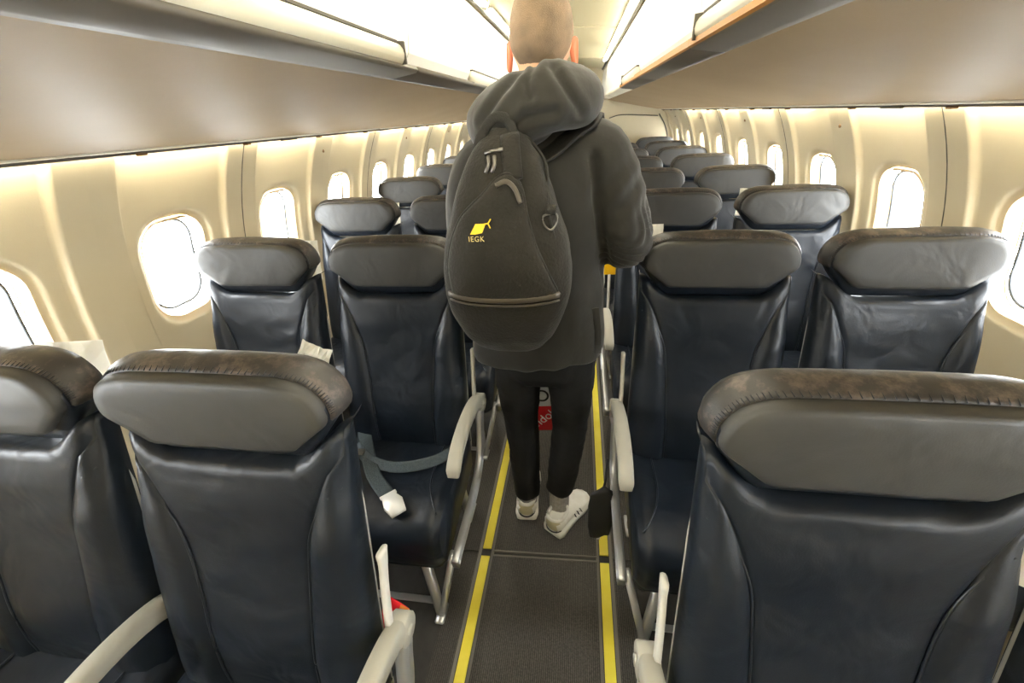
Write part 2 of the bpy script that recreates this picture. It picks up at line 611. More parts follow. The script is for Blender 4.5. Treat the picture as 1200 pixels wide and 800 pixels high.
# aft partition stub behind the last right-hand row, curving towards the aisle
mb = MB()
pp = spline([(.36, Y1-.02, 0), (.42, Y1-.10, 0), (.60, Y1-.14, 0), (1.0, Y1-.14, 0), (1.22, Y1-.10, 0)], 20)

# ------------------------------------------------------------------ floor
fl = struct('floor', MB().add(*box((-1.32, Y0, -.03), (1.32, Y1, 0))), 'floor')
YJ = 1.0
SLOPE = (1.01-.99)/.48
def strip_box(x0, x1, y0, y1, z0, z1):
    sh0 = SLOPE*0 if y0 < Y0+.1 else SLOPE
    v, f = box((x0, y0, z0), (x1, y1, z1))
    return v, f
n_trim = 9
XS = .2265
joints = [Y0, YJ, 2.55, 4.1, Y1]
for a, b in zip(joints[:-1], joints[1:]):
    def skew(vf, a=a, b=b):
        v, f = vf
        return [(x, y+(SLOPE*x if abs(y-YJ) < .06 else 0), z) for x, y, z in v], f
    mo = obj('carpet_mat', MB().add(*skew(box((-.197, a+.012, -.002), (.197, b-.012, .006)))), 'mat', fl, False)
    for s in (-1, 1):
        obj('path_strip', MB().add(*skew(box((s*XS-.0165, a+.016, -.001), (s*XS+.0165, b-.016, .0055)))), 'yellow', fl, False, label='yellow floor path strip')
        for dx in (-.025, .025):
            obj('strip_edging', MB().add(*skew(box((s*XS+dx-.0055, a, -.001), (s*XS+dx+.0055, b, .005)))), 'striptrim', fl, False)
        obj('side_mat', MB().add(*skew(box((s*.294-.036, a+.004, -.002), (s*.294+.036, b-.004, .004)))), 'mat', fl, False)
    if b < Y1:
        for dy in (-.013, .006):
            obj('joint_bar', MB().add(*skew(box((-.20, b+dy-.003, -.001), (.20, b+dy+.004, .008), .001, 1))), 'striptrim', fl, False)
for k in range(0, 8):
    for s in (-1, 1):
        y = .50+.762*k+.29
        obj('seat_track_cover', MB().add(*box((s*.36 if s > 0 else -1.02, y-.012, -.001), (1.02 if s > 0 else -.36, y+.012, .006), .002, 1)), 'metal', fl, False)

# ------------------------------------------------------------------ overhead bins
def bin_unit(side, y0, y1, label, grip=None, grip_open=False, latch=False, far_lip=False):
    t = thing('overhead_bin', label, 'overhead bin', (0, 0, 0), 0)
    S = side
    def ext(prof, a, b, cap=True):
        return loft([[(S*x, y, z) for x, z in prof] for y in (a, b)], True, cap, cap)
    g = .0015
    # underside, gently convex
    under = [(1.095, 1.462), (.9, 1.499), (.7, 1.541), (.55, 1.574), (.43, 1.6035), (.43, 1.625), (1.09, 1.49)]
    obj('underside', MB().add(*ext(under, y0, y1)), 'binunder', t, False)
    lip = [(.43, 1.6030), (.415, 1.6045), (.352, 1.6135), (.345, 1.620), (.350, 1.629), (.43, 1.632)]
    obj('lip', MB().add(*ext(lip, y0+g, y1-g)), 'binlip' if not far_lip else 'grip', t, True)
    door = [(.385, 1.632), (.366, 1.66), (.358, 1.72), (.357, 1.80), (.362, 1.88), (.372, 1.915), (.41, 1.93), (.43, 1.93), (.44, 1.632)]
    obj('door', MB().add(*ext(door, y0+.003, y1-.003)), 'white', t, False)
    carc = [(.44, 1.63), (.44, 1.928), (.72, 1.93), (1.0, 1.68), (1.085, 1.50)]
    obj('carcass', MB().add(*ext(carc, y0+g, y1-g)), 'cream', t, False)
    # outer edge trims along the sidewall
    obj('edge_trim', MB().add(*ext([(1.10, 1.4565), (1.083, 1.4585), (1.083, 1.466), (1.10, 1.466)], y0, y1)), 'binlip', t, False)
    obj('edge_trim', MB().add(*ext([(1.055, 1.4655), (1.045, 1.4675), (1.045, 1.472), (1.055, 1.472)], y0, y1)), 'grip', t, False)
    if grip:
        for ga, gb in grip:
            gp = []
            for i in range(14):
                a = 2*PI*i/14
                gp.append((.358+.020*math.cos(a), 1.645+.0235*math.sin(a)))
            obj('grip_rail', MB().add(*ext(gp, ga, gb)), 'grip', t, True)
            obj('grip_end', MB().add(*ext([(.336, 1.624), (.336, 1.671), (.378, 1.675), (.378, 1.622)], gb, gb+.006)), 'seam', t, False)
            obj('grip_seam', MB().add(*ext([(.352, 1.669), (.352, 1.674), (.368, 1.674), (.368, 1.669)], ga, gb)), 'seam', t, False)
    if latch:
        ya, yb = latch
        lp = spline([(ya, 1.628), (ya, 1.665), (yb-.05, 1.667), (yb-.006, 1.655), (yb, 1.638), (yb-.03, 1.626), (yb-.2, 1.623), (ya, 1.622)], 40, True)
        v = [(S*.335, y, z) for y, z in lp]+[(S*.345, y, z) for y, z in lp]
        k = len(lp)
        obj('latch_plate', MB().add(*loft([[(S*.333, y, z) for y, z in lp], [(S*.350, y, z) for y, z in lp]])), 'cream_light', t, False)
        obj('latch_slot', MB().add(*box((S*.330 if S > 0 else S*.335, yb-.16, 1.644), (S*.335 if S > 0 else S*.330, yb-.075, 1.655), .002, 1)), 'arm', t, False)
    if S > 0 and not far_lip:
        obj('lip_reflection', MB().add(*ext([(.352, 1.6145), (.3435, 1.6195), (.3435, 1.634), (.352, 1.636)], y0+g, y1-g)), 'warm_reflection', t, False, label='warm reflection painted as an orange-brown strip along the lip')
    # small clips and slots along the outer edge
    yy = y0+.18
    while yy < y1-.1:
        obj('edge_clip', MB().add(*box((S*1.075-.010, yy-.010, 1.4535), (S*1.075+.010, yy+.010, 1.461), .002, 1)), 'brown', t, False)
        yy += .47
    yy = y0+.42
    while yy < y1-.1:
        obj('air_slot', MB().add(*box((S*1.07-.006, yy-.05, 1.4555), (S*1.07+.006, yy+.05, 1.4645), .002, 1)), 'seam', t, False)
        yy += .94
    return t
bin_unit(-1, Y0, -.05, 'left overhead bin nearest the camera, mostly out of frame', [(Y0, -.06)])
bin_unit(-1, -.05, 1.30, 'long left overhead bin with cream grip rail and rounded latch plate at top left', [(-.05, 1.19)], latch=(-.045, .50))
bin_unit(-1, 1.30, 2.85, 'second left overhead bin, white door and short grip ending behind the man', [(2.02, 2.6)])
bin_unit(-1, 2.85, 4.45, 'third left overhead bin, hidden behind the standing man', [(3.4, 4.2)])
bin_unit(-1, 4.45, Y1, 'last left overhead bin by the rear bulkhead')
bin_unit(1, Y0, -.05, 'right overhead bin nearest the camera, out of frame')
bin_unit(1, -.05, 1.24, 'right overhead bin with cream box-like grip and warm reflection painted on its lip at top', [(-.05, 1.17)])
bin_unit(1, 1.24, 2.25, 'second right overhead bin with plain bright white door above a lip painted with a warm reflection')
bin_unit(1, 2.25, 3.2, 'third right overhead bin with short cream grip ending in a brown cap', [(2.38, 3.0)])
bin_unit(1, 3.2, 4.7, 'fourth right overhead bin with pale cream lip far down the cabin', far_lip=True)
bin_unit(1, 4.7, Y1, 'last right overhead bin with pale lip by the rear bulkhead', far_lip=True)
for s, nm in ((-1, 'left'), (1, 'right')):
    for i, (ya, yb) in enumerate(((Y0+.05, .55), (.65, 2.25), (2.35, 3.95), (4.05, Y1-1.0))):
        which = ('nearest', 'second', 'third', 'farthest')[i]
        t = thing('ceiling_light', '%s glowing cove lamp along the %s edge of the aisle ceiling' % (which, nm), 'lamp', (0, 0, 0))
        obj('diffuser', MB().add(*box((s*.325-.013, ya, 1.918), (s*.325+.013, yb, 1.926), .003, 1)), 'light', t, False)
        obj('housing', MB().add(*box((s*.325-.016, ya-.01, 1.9265), (s*.325+.016, yb+.01, 1.934))), 'cream_light', t, False)
        t = thing('wash_light', '%s strip lamp hidden behind the %s bin edge, washing the sidewall' % (which, nm), 'lamp', (0, 0, 0))
        obj('diffuser', MB().add(*box((s*1.101-.002, ya, 1.468), (s*1.101+.002, yb, 1.486))), 'wash', t, False)
        obj('housing', MB().add(*box((s*1.095-.003, ya, 1.467), (s*1.095+.003, yb, 1.488))), 'cream_light', t, False)

# ------------------------------------------------------------------ seats
def back_w(z):
    return float(np.interp(z, [.40, .5, .62, .80, .92, 1.0, 1.06], [.224, .225, .224, .2195, .217, .216, .2145]))
def back_y(z):
    # front surface of the reclined backrest
    return float(np.interp(z, [.40, .50, .62, .80, .98, 1.06], [-.168, -.158, -.132, -.088, -.044, -.026]))
def bol_x(z):
    return float(np.interp(z, [.40, .575, .70, .78, .82, .85, .875, .90, .92, .935, .945, 1.2], [.108, .112, .119, .126, .131, .138, .148, .161, .175, .189, .206, .6]))
def back_surf(x, z, v=0.5):
    """front surface of the upholstered backrest"""
    a = abs(x)
    w_ = back_w(z)
    xb = min(bol_x(z), w_-.008)
    has = sstep(.945, .80, z)
    g = math.exp(-((a-xb)/.0032)**2)*.005*sstep(.95, .92, z)
    bulge = .017*has*sstep(-.004, .022, a-xb)
    crown = .010*(1-(min(a, w_)/w_)**2)
    if a < .16:
        crown += .012*math.exp(-((z-.58)/.08)**2)*(1-(a/.16)**2)
    edge = .024*sstep(w_-.026, w_-.002, a)
    hollow = -.010*math.exp(-((z-.80)/.10)**2)*(1-min(1, (a/.17)**2))
    wr = .0035*noise.noise(Vector((x*9+3, z*16, 1.3)))+.002*noise.noise(Vector((x*20, z*34, 5)))
    return back_y(z)-bulge-crown-hollow+g+edge+.007*sstep(.978, 1.0, v)+wr*sstep(0, .05, w_-a)*(1-math.exp(-((a-xb)/.022)**2))
def backrest_mb():
    mb = MB()
    rows = []
    NZ = 44
    for i in range(NZ):
        v = i/(NZ-1)
        row = []
        zc = .43+v*(.986-.43)
        def ztop(x):
            return .986+max(0, min(1, (abs(x)-.138)/.062))*.054
        w_ = back_w(zc)
        xb = min(bol_x(zc), w_-.008)
        half = [xb*t for t in (0, .2, .4, .6, .76, .88, .95)]+[xb-.003, xb, xb+.003]
        half += [xb+.003+(w_-.002-xb-.003)*t for t in (.15, .35, .6, .8, .92, 1)]
        half = sorted(half)
        full = [-x for x in half[::-1]][:-1]+half
        for x in full:
            z = .43+v*(ztop(x)-.43)
            row.append((x, back_surf(x, zc, v)+back_y(z)-back_y(zc), z))
        zr = .43+v*(ztop(w_)-.43)
        R1 = [(w_, back_y(zr)+.034, zr), (w_+.0005, back_y(zr)+.046, zr), (w_-.004, back_y(zr)+.066, zr)]
        rows.append([(-x, y, z) for x, y, z in R1[::-1]]+row+R1)
    top = [(x*.985, y+.04, z-.002) for x, y, z in rows[-1]]
    bot = [(x, y+.05, z) for x, y, z in rows[0]]
    mb.add(*loft([bot]+rows+[top], False, False, False))
    return mb
def piping_mb(s):
    pts = []
    for z in np.linspace(.45, .945, 46):
        xb = min(bol_x(z), back_w(z)-.004)
        pts.append((s*xb, back_surf(xb, z)-.0035, z))
    return MB().add(*tube(pts, .0027, 6))
def head_base_mb():
    """dark leather apron under and behind the headrest pad"""
    rings = []
    for k, y, dz in ((.90, -.027, -.002), (.992, -.027, -.002), (1.0, -.0265, -.008), (1.0, -.021, -.024), (1.0, -.016, -.030), (1.0, -.008, -.031), (.99, .036, -.028), (.96, .042, -.022)):
        rings.append([(x, yy, z+dz*sstep(1.10, 1.03, z)-(.004 if z > 1.1 else 0)) for x, yy, z in head_ring(k, y)])
    return MB().add(*loft(rings, True, True, True))
# headrest outline, half in +x, from top centre clockwise
HEAD = spline([(0, 1.160), (.08, 1.1595), (.145, 1.157), (.186, 1.143), (.208, 1.115), (.2125, 1.090)], 15)+\
       [np.array(p) for p in ((.211, 1.081), (.206, 1.073), (.190, 1.060), (.170, 1.044), (.153, 1.030), (.144, 1.0225), (.134, 1.0190), (.10, 1.018), (.05, 1.018), (0, 1.018))]
def head_ring(k, y, dx=0.0, dy=None, dome=0.0):
    """scaled outline; outset dx applies on the upper and side parts only"""
    cz = 1.082
    out = []
    pts = [np.array(p) for p in HEAD]
    pts = pts+[np.array((-p[0], p[1])) for p in pts[::-1][1:-1]]
    for p in pts:
        x, z = p[0]*k, cz+(p[1]-cz)*k
        upf = sstep(1.055, 1.085, p[1])
        n = np.array((p[0]*.55, (p[1]-cz)*1.5))
        n = n/(np.linalg.norm(n)+1e-9)
        out.append((x+n[0]*dx*upf, y, z+n[1]*dx*upf))
    return out
def headrest_mb():
    mb = MB()
    rings = [head_ring(k, y) for k, y in ((.02, -.047), (.35, -.0468), (.65, -.0462), (.86, -.0455), (.965, -.0435), (.988, -.0395), (1.0, -.031), (.995, -.018))]
    mb.add(*loft(rings, True, True, False))
    return mb
def band_mb():
    mb = MB()
    prof = [(-.018, -.004), (-.021, .002), (-.015, .007), (-.003, .0125), (.010, .0155), (.026, .0150), (.042, .008), (.050, -.008)]
    rings = []
    for y, d in prof:
        rings.append(head_ring(1.0 if d > -.005 else .985, y, d))
    mb.add(*loft(rings, True, False, True))
    return mb
def stitch_mb():
    # row of short stitches along the seam of the headrest band
    mb = MB()
    pts = [np.array(p) for p in HEAD[:15]]
    pts = [np.array((-p[0], p[1])) for p in pts[::-1][:-1]]+pts
    dense = spline([(p[0], p[1], 0) for p in pts], 130)
    for a, b in zip(dense[:-1:2], dense[1::2]):
        c = (a+b)/2
        n = np.array((c[0]*.55, (c[1]-1.082)*1.5)); n = n/np.linalg.norm(n)
        p0 = (c[0]+n[0]*.003, -.0218, c[1]+n[1]*.003)
        p1 = (c[0]+n[0]*.0078, -.0125, c[1]+n[1]*.0078)
        mb.add(*tube([p0, p1], .0009, 4))
    return mb
def shell_mb():
    mb = MB()
    rows = []
    for z in list(np.linspace(.40, .965, 20)):
        w_ = back_w(z)+.0015-.010*sstep(.88, .96, z)
        if z > 1.06:
            w_ = float(np.interp(z, [1.06, 1.10, 1.13, 1.145], [.213, .205, .185, .165]))
        y = (back_y(z) if z <= 1.06 else .008+(z-1.06)*.3)+.056
        front = [(x, y, z) for x in np.linspace(-w_, w_, 9)]
        back = [(x, y+.020-.010*(abs(x)/w_)**3, z) for x in np.linspace(w_-.006, -w_+.006, 9)]
        rows.append(front+back)
    mb.add(*loft(rows, True, True, True))
    return mb
def cushion_mb():
    mb = MB()
    prof = [(-.11, .455), (-.16, .462), (-.24, .466), (-.33, .474), (-.42, .482), (-.48, .480), (-.52, .466), (-.545, .436), (-.551, .39), (-.545, .33), (-.530, .295), (-.505, .278), (-.3, .295), (-.12, .33)]
    prof = spline(prof, 40)
    W = .228
    rings = []
    xs = [-1, -.985, -.94, -.87, -.78, -.70, -.5, -.25, 0, .25, .5, .70, .78, .87, .94, .985, 1]
    c = np.array((-.33, .39))
    for t in xs:
        a = abs(t)
        shrink = .022*sstep(.86, 1.0, a)**2*1.0
        ring = []
        for y, z in prof:
            d = np.array((y, z))-c
            L = np.linalg.norm(d*np.array((.5, 1)))
            dirn = d/np.linalg.norm(d)
            yy, zz = np.array((y, z))-dirn*shrink
            topf = sstep(.44, .465, z)
            zz += topf*(.010*sstep(.55, .85, a)-.006*(1-a*a))
            ring.append((t*W, yy, zz))
        rings.append(ring)
    mb.add(*loft(rings, True, True, True))
    return mb
def cushion_pipe_mb(s):
    pts = spline([(.150, -.14, .466), (.150, -.24, .472), (.152, -.32, .480), (.165, -.39, .489), (.19, -.45, .493), (.214, -.49, .487)], 20)
    return MB().add(*tube([(s*x, y, z) for x, y, z in pts], .0028, 6))
def arm_mb(x, w=.021):
    mb = MB()
    path = spline([(x, -.440, .588), (x, -.425, .612), (x, -.375, .636), (x, -.29, .648), (x, -.20, .642), (x, -.125, .620), (x, -.085, .590)], 26)
    rad = [(w*float(np.interp(i, [0, 3, 12, 25], [.80, 1, 1, .92])), float(np.interp(i, [0, 3, 10, 20, 25], [.009, .014, .018, .024, .026]))) for i in range(26)]
    mb.add(*tube(path, rad, 14, (0, -.3, 1), .55))
    return mb
def pivot_mb(x, w=.020):
    # round hinge boss at the rear end of the armrest
    mb = MB()
    n = 20
    for k, (x0, x1, r) in enumerate(((x-w, x+w, .033), (x-w-.004, x+w+.004, .012))):
        rings = [[(xx, -.085+rr*math.cos(2*PI*i/n), .592+rr*math.sin(2*PI*i/n)) for i in range(n)] for xx, rr in ((x0, r*.9), (x0+.003, r), (x1-.003, r), (x1, r*.9))]
        mb.add(*loft(rings))
    return mb
def support_mb(x, w=.012):
    mb = MB()
    path = spline([(x, -.075, .575), (x, -.100, .52), (x, -.125, .44), (x, -.17, .375), (x, -.26, .342), (x, -.38, .333), (x, -.48, .330), (x, -.535, .322)], 30)
    rad = [(w, float(np.interp(i, [0, 8, 16, 29], [.026, .024, .022, .020]))) for i in range(30)]
    mb.add(*tube(path, rad, 12, (0, -.3, 1), .45))
    # shadow groove along the outer face: a thin raised rib
    mb.add(*tube([(p[0], p[1], p[2]+.004) for p in path], [(w+.0025, .003)]*30, 8, (0, -.3, 1), .5))
    return mb
def bracket_mb(x, dy=0):
    path = spline([(x, -.100+dy, .615), (x, -.090+dy, .66), (x, -.075+dy, .72), (x, -.060+dy, .765), (x, -.053+dy, .795)], 14)
    rad = [(.0065, float(np.interp(i, [0, 9, 13], [.010, .011, .017]))) for i in range(14)]
    return MB().add(*tube(path, rad, 10, (0, 1, .1), .6))
def leg_mb(xf, xa, xb):
    a = MB()
    for x1, y1, z1, w, d in ((xa, -.52, .318, .011, .016), (xb, -.58, .318, .016, .012)):
        a.add(*tube([(xf, -.515, .0), (xf+(x1-xf)*.12, -.515, .04), (x1, -.50, z1)], (w, d), 8, (0, 1, 0), .5))
    a.add(*box((xf-.016, -.55, 0), (xf+.016, -.48, .014), .004, 1))
    return a
def rear_leg_mb(xf):
    return MB().add(*tube([(xf, -.10, 0), (xf, -.14, .15), (xf, -.18, .34)], (.014, .018), 8, (0, 1, 0), .5)).add(*box((xf-.02, -.15, 0), (xf+.02, -.05, .014), .004, 1))
def beam_mb():
    mb = MB()
    for y in (-.46, -.20):
        mb.add(*tube([(-.20, y, .305), (.20, y, .305)], .018, 12))
    return mb

ME = {}
ME['backrest'] = backrest_mb().mesh('backrest', 'leather')
ME['headrest'] = headrest_mb().mesh('headrest', 'head')
b_ = band_mb()
bm_ = b_.mesh('headrest_band', ['band', 'leather'])
for p in bm_.polygons:
    if p.center.z < 1.068:
        p.material_index = 1
ME['headrest_band'] = bm_
ME['headrest_base'] = head_base_mb().mesh('headrest_base', 'leather')
ME['stitching'] = stitch_mb().mesh('stitching', 'pipe')
ME['back_shell'] = shell_mb().mesh('back_shell', 'shell')
ME['seat_cushion'] = cushion_mb().mesh('seat_cushion', 'leather')
ME['pipe'] = {s: piping_mb(s).mesh('piping', 'pipe') for s in (-1, 1)}
ME['cpipe'] = {s: cushion_pipe_mb(s).mesh('cushion_piping', 'pipe') for s in (-1, 1)}
ME['beam'] = beam_mb().mesh('beam', 'metal')

XA, XWN = .508, 1.018      # seat centres, aisle and window
def cached(key, fn, name, m):
    if key not in ME:
        ME[key] = fn().mesh(name, m)
    return ME[key]
ROW_Y = .5017
GROUPS = {}
def make_seat(side, aisle, row, label, lift=0.0):
    xc = side*(XA if aisle else XWN)
    y = ROW_Y+PITCHY*(row-1)
    t = thing('airline_seat', label, 'seat', (xc, y, 0), 0)
    t['group'] = 'navy leather seats of the cabin'
    b = link('backrest', ME['backrest'], t)
    for s in (-1, 1):
        link('piping', ME['pipe'][s], b)
    h = link('headrest', ME['headrest'], t)
    link('headrest_band', ME['headrest_band'], t, label='scuffed leather band over the headrest')
    link('headrest_base', ME['headrest_base'], t)
    if row <= 3:
        link('stitching', ME['stitching'], h)
    link('back_shell', ME['back_shell'], t, label='grey back shell')
    c = link('seat_cushion', ME['seat_cushion'], t)
    for s in (-1, 1):
        link('cushion_piping', ME['cpipe'][s], c)
    link('beam', ME['beam'], t)
    if aisle:
        xa = -side*(XA-.243)         # aisle side, local
        xm = side*(.765-XA)
        link('armrest', cached(('arm', xa), lambda: arm_mb(xa), 'armrest', 'arm'), t, label='beige aisle armrest')
        link('armrest_hinge', cached(('piv', xa), lambda: pivot_mb(xa), 'armrest_hinge', 'arm'), t)
        link('side_frame', cached(('sup', xa), lambda: support_mb(xa), 'side_frame', 'metal'), t, label='silver side frame')
        xq = xa+side*.012
        link('side_bracket', cached(('brk', xq), lambda: bracket_mb(xq), 'side_bracket', 'bracket'), t, label='white bracket beside the backrest')
        link('armrest', cached(('arm', xm), lambda: arm_mb(xm, .019), 'armrest', 'arm'), t, label='beige middle armrest')
        link('armrest_hinge', cached(('piv', xm), lambda: pivot_mb(xm, .018), 'armrest_hinge', 'arm'), t)
        xn = xm-side*.024
        link('side_bracket', cached(('brk', xn), lambda: bracket_mb(xn, .032), 'side_bracket', 'hinge' if side < 0 else 'bracket'), t)
        xf = side*(.335-XA)
        xb_ = side*(.262-XA)
        xi = side*(.36-XA)
        link('leg', cached(('leg', xf), lambda: leg_mb(xf, xb_, xi), 'leg', 'metal'), t)
        link('leg', cached(('rleg', xf), lambda: rear_leg_mb(xf), 'leg', 'metal'), t)
    else:
        xf = side*.12
        link('leg', cached(('leg', xf), lambda: leg_mb(xf, xf+.06*side, xf-.02*side), 'leg', 'metal'), t)
        link('leg', cached(('rleg', xf), lambda: rear_leg_mb(xf), 'leg', 'metal'), t)
    return t
ORD = ['nearest', 'second', 'third', 'fourth', 'fifth', 'sixth', 'seventh', 'eighth']
EXTRA = {(-1, False, 1): 'navy leather window seat cut off by the left edge of the photo',
         (-1, True, 1): 'large navy leather aisle seat at lower left with creased headrest top',
         (1, True, 1): 'largest navy leather seat, filling the lower right, with scuffed headrest top',
         (1, False, 1): 'navy leather window seat just beyond the right edge beside the largest seat',
         (-1, True, 2): 'navy leather aisle seat at left with an open belt buckle on its cushion',
         (-1, False, 2): 'navy leather window seat in second left row, before the large oval window',
         (1, True, 2): 'navy leather aisle seat right of the man, black strap hanging at its side',
         (1, False, 2): 'navy leather window seat in second right row with creased backrest'}
seats = {}
for side, nm in ((-1, 'left'), (1, 'right')):
    for row in range(1, 9):
        for aisle in (True, False):
            lb = EXTRA.get((side, aisle, row), 'navy leather %s seat, %s row from the camera, %s of aisle' % ('aisle' if aisle else 'window', ORD[row-1], nm))
            seats[(side, aisle, row)] = make_seat(side, aisle, row, lb)

# seat belt on the second-row left aisle seat
s2 = seats[(-1, True, 2)]
def ribbon(path, w, th, ref):
    return tube(path, (w, th), 8, ref, .35)
belt = obj('seat_belt', MB().add(*ribbon(spline([(-.175, -.15, .50), (-.140, -.21, .490), (-.050, -.35, .485), (.045, -.445, .492)], 14), .024, .0022, (0, 0, 1))), 'webbing', s2)
bk = MB()
lo = [(-.030, -.005), (-.018, -.042), (.022, -.040), (.031, .0), (.024, .042), (-.022, .040)]
bk.add(*loft([[(x*k, y*k, z) for x, y in lo] for k, z in ((.96, 0), (1, .004), (1, .012), (.9, .017))]))
bk.add(*box((-.026, -.052, .003), (.026, -.038, .010), .002, 1))
bo = obj('buckle', bk, 'buckle', belt, label='cream metal belt buckle')
bo.matrix_local = Matrix.Translation((.078, -.475, .487)) @ Matrix.Rotation(.78+PI, 4, 'Z')
obj('seat_belt', MB().add(*ribbon(spline([(-.17, -.225, .480), (-.09, -.295, .486), (.02, -.325, .488), (.13, -.30, .494), (.20, -.25, .502)], 18), .019, .0022, (0, -.55, .8))), 'webbing', s2)
obj('buckle_tongue', MB().add(*box((-.145, -.285, .489), (-.115, -.255, .493), .001, 1)), 'zipmetal', s2)

# leaflets sticking out of the pockets behind the headrests
def leaflet(x, y, z, w, h, rz, rx, label, fold=.012, crumple=.006, ry=0):
    mb = MB()
    nx, nz = 9, 10
    rnd = random.Random(int(x*1000))
    for th in (0, .0025):
        v = []
        for j in range(nz):
            for i in range(nx):
                u, t = i/(nx-1)-.5, j/(nz-1)-.5
                yy = fold*(abs(u)*2)**1.3+crumple*noise.noise(Vector((u*5+x*7, t*6, y*3)))+th
                v.append((u*w, yy, t*h))
        mb.add(v, [(j*nx+i, j*nx+i+1, (j+1)*nx+i+1, (j+1)*nx+i) for j in range(nz-1) for i in range(nx-1)])
    o = obj('leaflet', mb, 'paper', None, False, label=label, category='leaflet', group='paper leaflets in the seat back pockets')
    o.location = (x, y, z)
    o.rotation_euler = (rx, ry, rz)
    return o
leaflet(-.995, .605, 1.03, .16, .19, .1, -.28, 'white paper leaflet behind the cut-off left window seat, below the windowsill')
leaflet(-.800, .545, .90, .09, .25, -.1, -.28, 'narrow cream leaflet wedged between the two nearest left seats', crumple=.012)
leaflet(-.425, .600, 1.062, .06, .16, .15, -.25, 'crumpled paper corner above the headrest of the large lower left seat', crumple=.016, ry=.45)
leaflet(.738, .448, .945, .09, .12, -.1, -.28, 'cream leaflet at the right photo edge beside the largest seat', ry=.25)
leaflet(.335, 1.362, 1.115, .07, .12, .1, -.25, 'small white paper tip above the headrest right of the man')
leaflet(-.855, 1.335, 1.075, .05, .14, .1, -.28, 'white leaflet edge beside the second-row left window headrest')
leaflet(-.845, 2.10, 1.075, .04, .12, 0, -.28, 'white paper tip beside the third-row left window headrest')
leaflet(.845, 2.10, 1.095, .04, .12, 0, -.28, 'white paper tip beside the third-row right window headrest', ry=.1)

# ------------------------------------------------------------------ the man
YM = 1.20
man = thing('person', 'man seen from behind with cropped hair, dark parka and black trousers, walking down the aisle', 'person', (0, YM, 0))
# all coordinates below relative to (0, YM, 0); +y is where he faces
def limb(pts, rads, n=18, seg=16):
    P = spline(pts, n)
    t = np.linspace(0, len(pts)-1, n)
    rr = [tuple(float(np.interp(a, range(len(rads)), [r[k] for r in rads])) for k in (0, 1)) for a in t]
    return tube(P, rr, seg, (0, 1, 0))
HC = Vector((-.004, .055, 1.665))
def head_pt(a, e, off=0):
    """a: azimuth (0=+x, pi/2=+y face), e: elevation"""
    ca, sa, ce, se = math.cos(a), math.sin(a), math.cos(e), math.sin(e)
    rx, ry, rz = .0765, .098, .118
    x, y, z = rx*ca*ce, ry*sa*ce, rz*se
    # narrower jaw and nape, flatter sides
    k = 1-.22*sstep(-.02, -.11, z)
    x *= k
    if y > 0:
        y *= 1-.10*sstep(.0, -.11, z)
    else:
        y *= 1-.34*sstep(-.01, -.11, z)
    # face: brow, nose, mouth, chin
    if sa > .5:
        y += .016*math.exp(-(x/.013)**2)*math.exp(-((z+.028)/.018)**2)
        y += .006*math.exp(-(x/.05)**2)*math.exp(-((z-.012)/.010)**2)
        y -= .008*math.exp(-((abs(x)-.032)/.014)**2)*math.exp(-(z/.010)**2)
        y += .005*math.exp(-(x/.022)**2)*math.exp(-((z+.065)/.009)**2)
    n = Vector((ca*ce, sa*ce, se))
    return HC+Vector((x, y, z))+n*off
hb = MB()
rings = []
for i in range(1, 36):
    e = -PI/2+PI*i/36
    rings.append([head_pt(2*PI*j/48, e)[:] for j in range(48)])
hb.add(*loft(rings))
# neck, torso, arms, legs, hands
hb.add(*limb([(-.004, .03, 1.40), (-.004, .035, 1.50), (-.004, .042, 1.60)], [(.075, .07), (.060, .062), (.058, .060)], 10))
hb.add(*limb([(-.015, .02, .80), (-.015, .02, .95), (-.01, .015, 1.15), (-.008, .02, 1.32), (-.005, .025, 1.44)], [(.15, .10), (.15, .10), (.15, .10), (.17, .105), (.09, .07)], 20))
ARM = {1: [(.150, .015, 1.385), (.200, -.005, 1.27), (.230, -.01, 1.175), (.19, .15, 1.12), (.13, .26, 1.07)],
       -1: [(-.165, .015, 1.365), (-.204, 0, 1.27), (-.220, .02, 1.16), (-.21, .16, 1.02), (-.17, .24, .93)]}
for s in (1, -1):
    hb.add(*limb(ARM[s], [(.052, .052), (.046, .048), (.038, .040), (.034, .036), (.026, .028)], 22))
    a, b = Vector(ARM[s][-2]), Vector(ARM[s][-1])
    d = (b-a).normalized()
    side_v = Vector((0, 0, 1)).cross(d).normalized()
    upv = d.cross(side_v)
    pc = b+d*.045
    hb.add(*limb([b, b+d*.04, b+d*.085], [(.026, .020), (.040, .017), (.038, .014)], 8))
    for i, L in enumerate((.062, .072, .068, .054)):
        off = (i-1.5)*.0205
        base = b+d*.078+side_v*off
        k1 = base+d*L*.42-upv*.004
        k2 = k1+d*L*.20-upv*L*.30
        k3 = k2-d*L*.10-upv*L*.28
        hb.add(*tube(spline([base, k1, k2, k3], 10), [.0085*(1-.02*j) for j in range(10)], 8))
    tb = b+d*.03-side_v*s*(-.03)
    hb.add(*tube(spline([b+d*.015+side_v*s*.025, b+d*.045+side_v*s*.045-upv*.01, b+d*.07+side_v*s*.042-upv*.028], 8), [.0105]*8, 8))
LEG = {-1: [(-.095, .02, .86), (-.098, .03, .66), (-.100, .045, .47), (-.092, .035, .25), (-.083, .01, .09), (-.083, .01, .05)],
       1: [(.075, .02, .86), (.083, .025, .66), (.084, .035, .48), (.066, .01, .28), (.048, -.015, .16), (.046, -.02, .07)]}
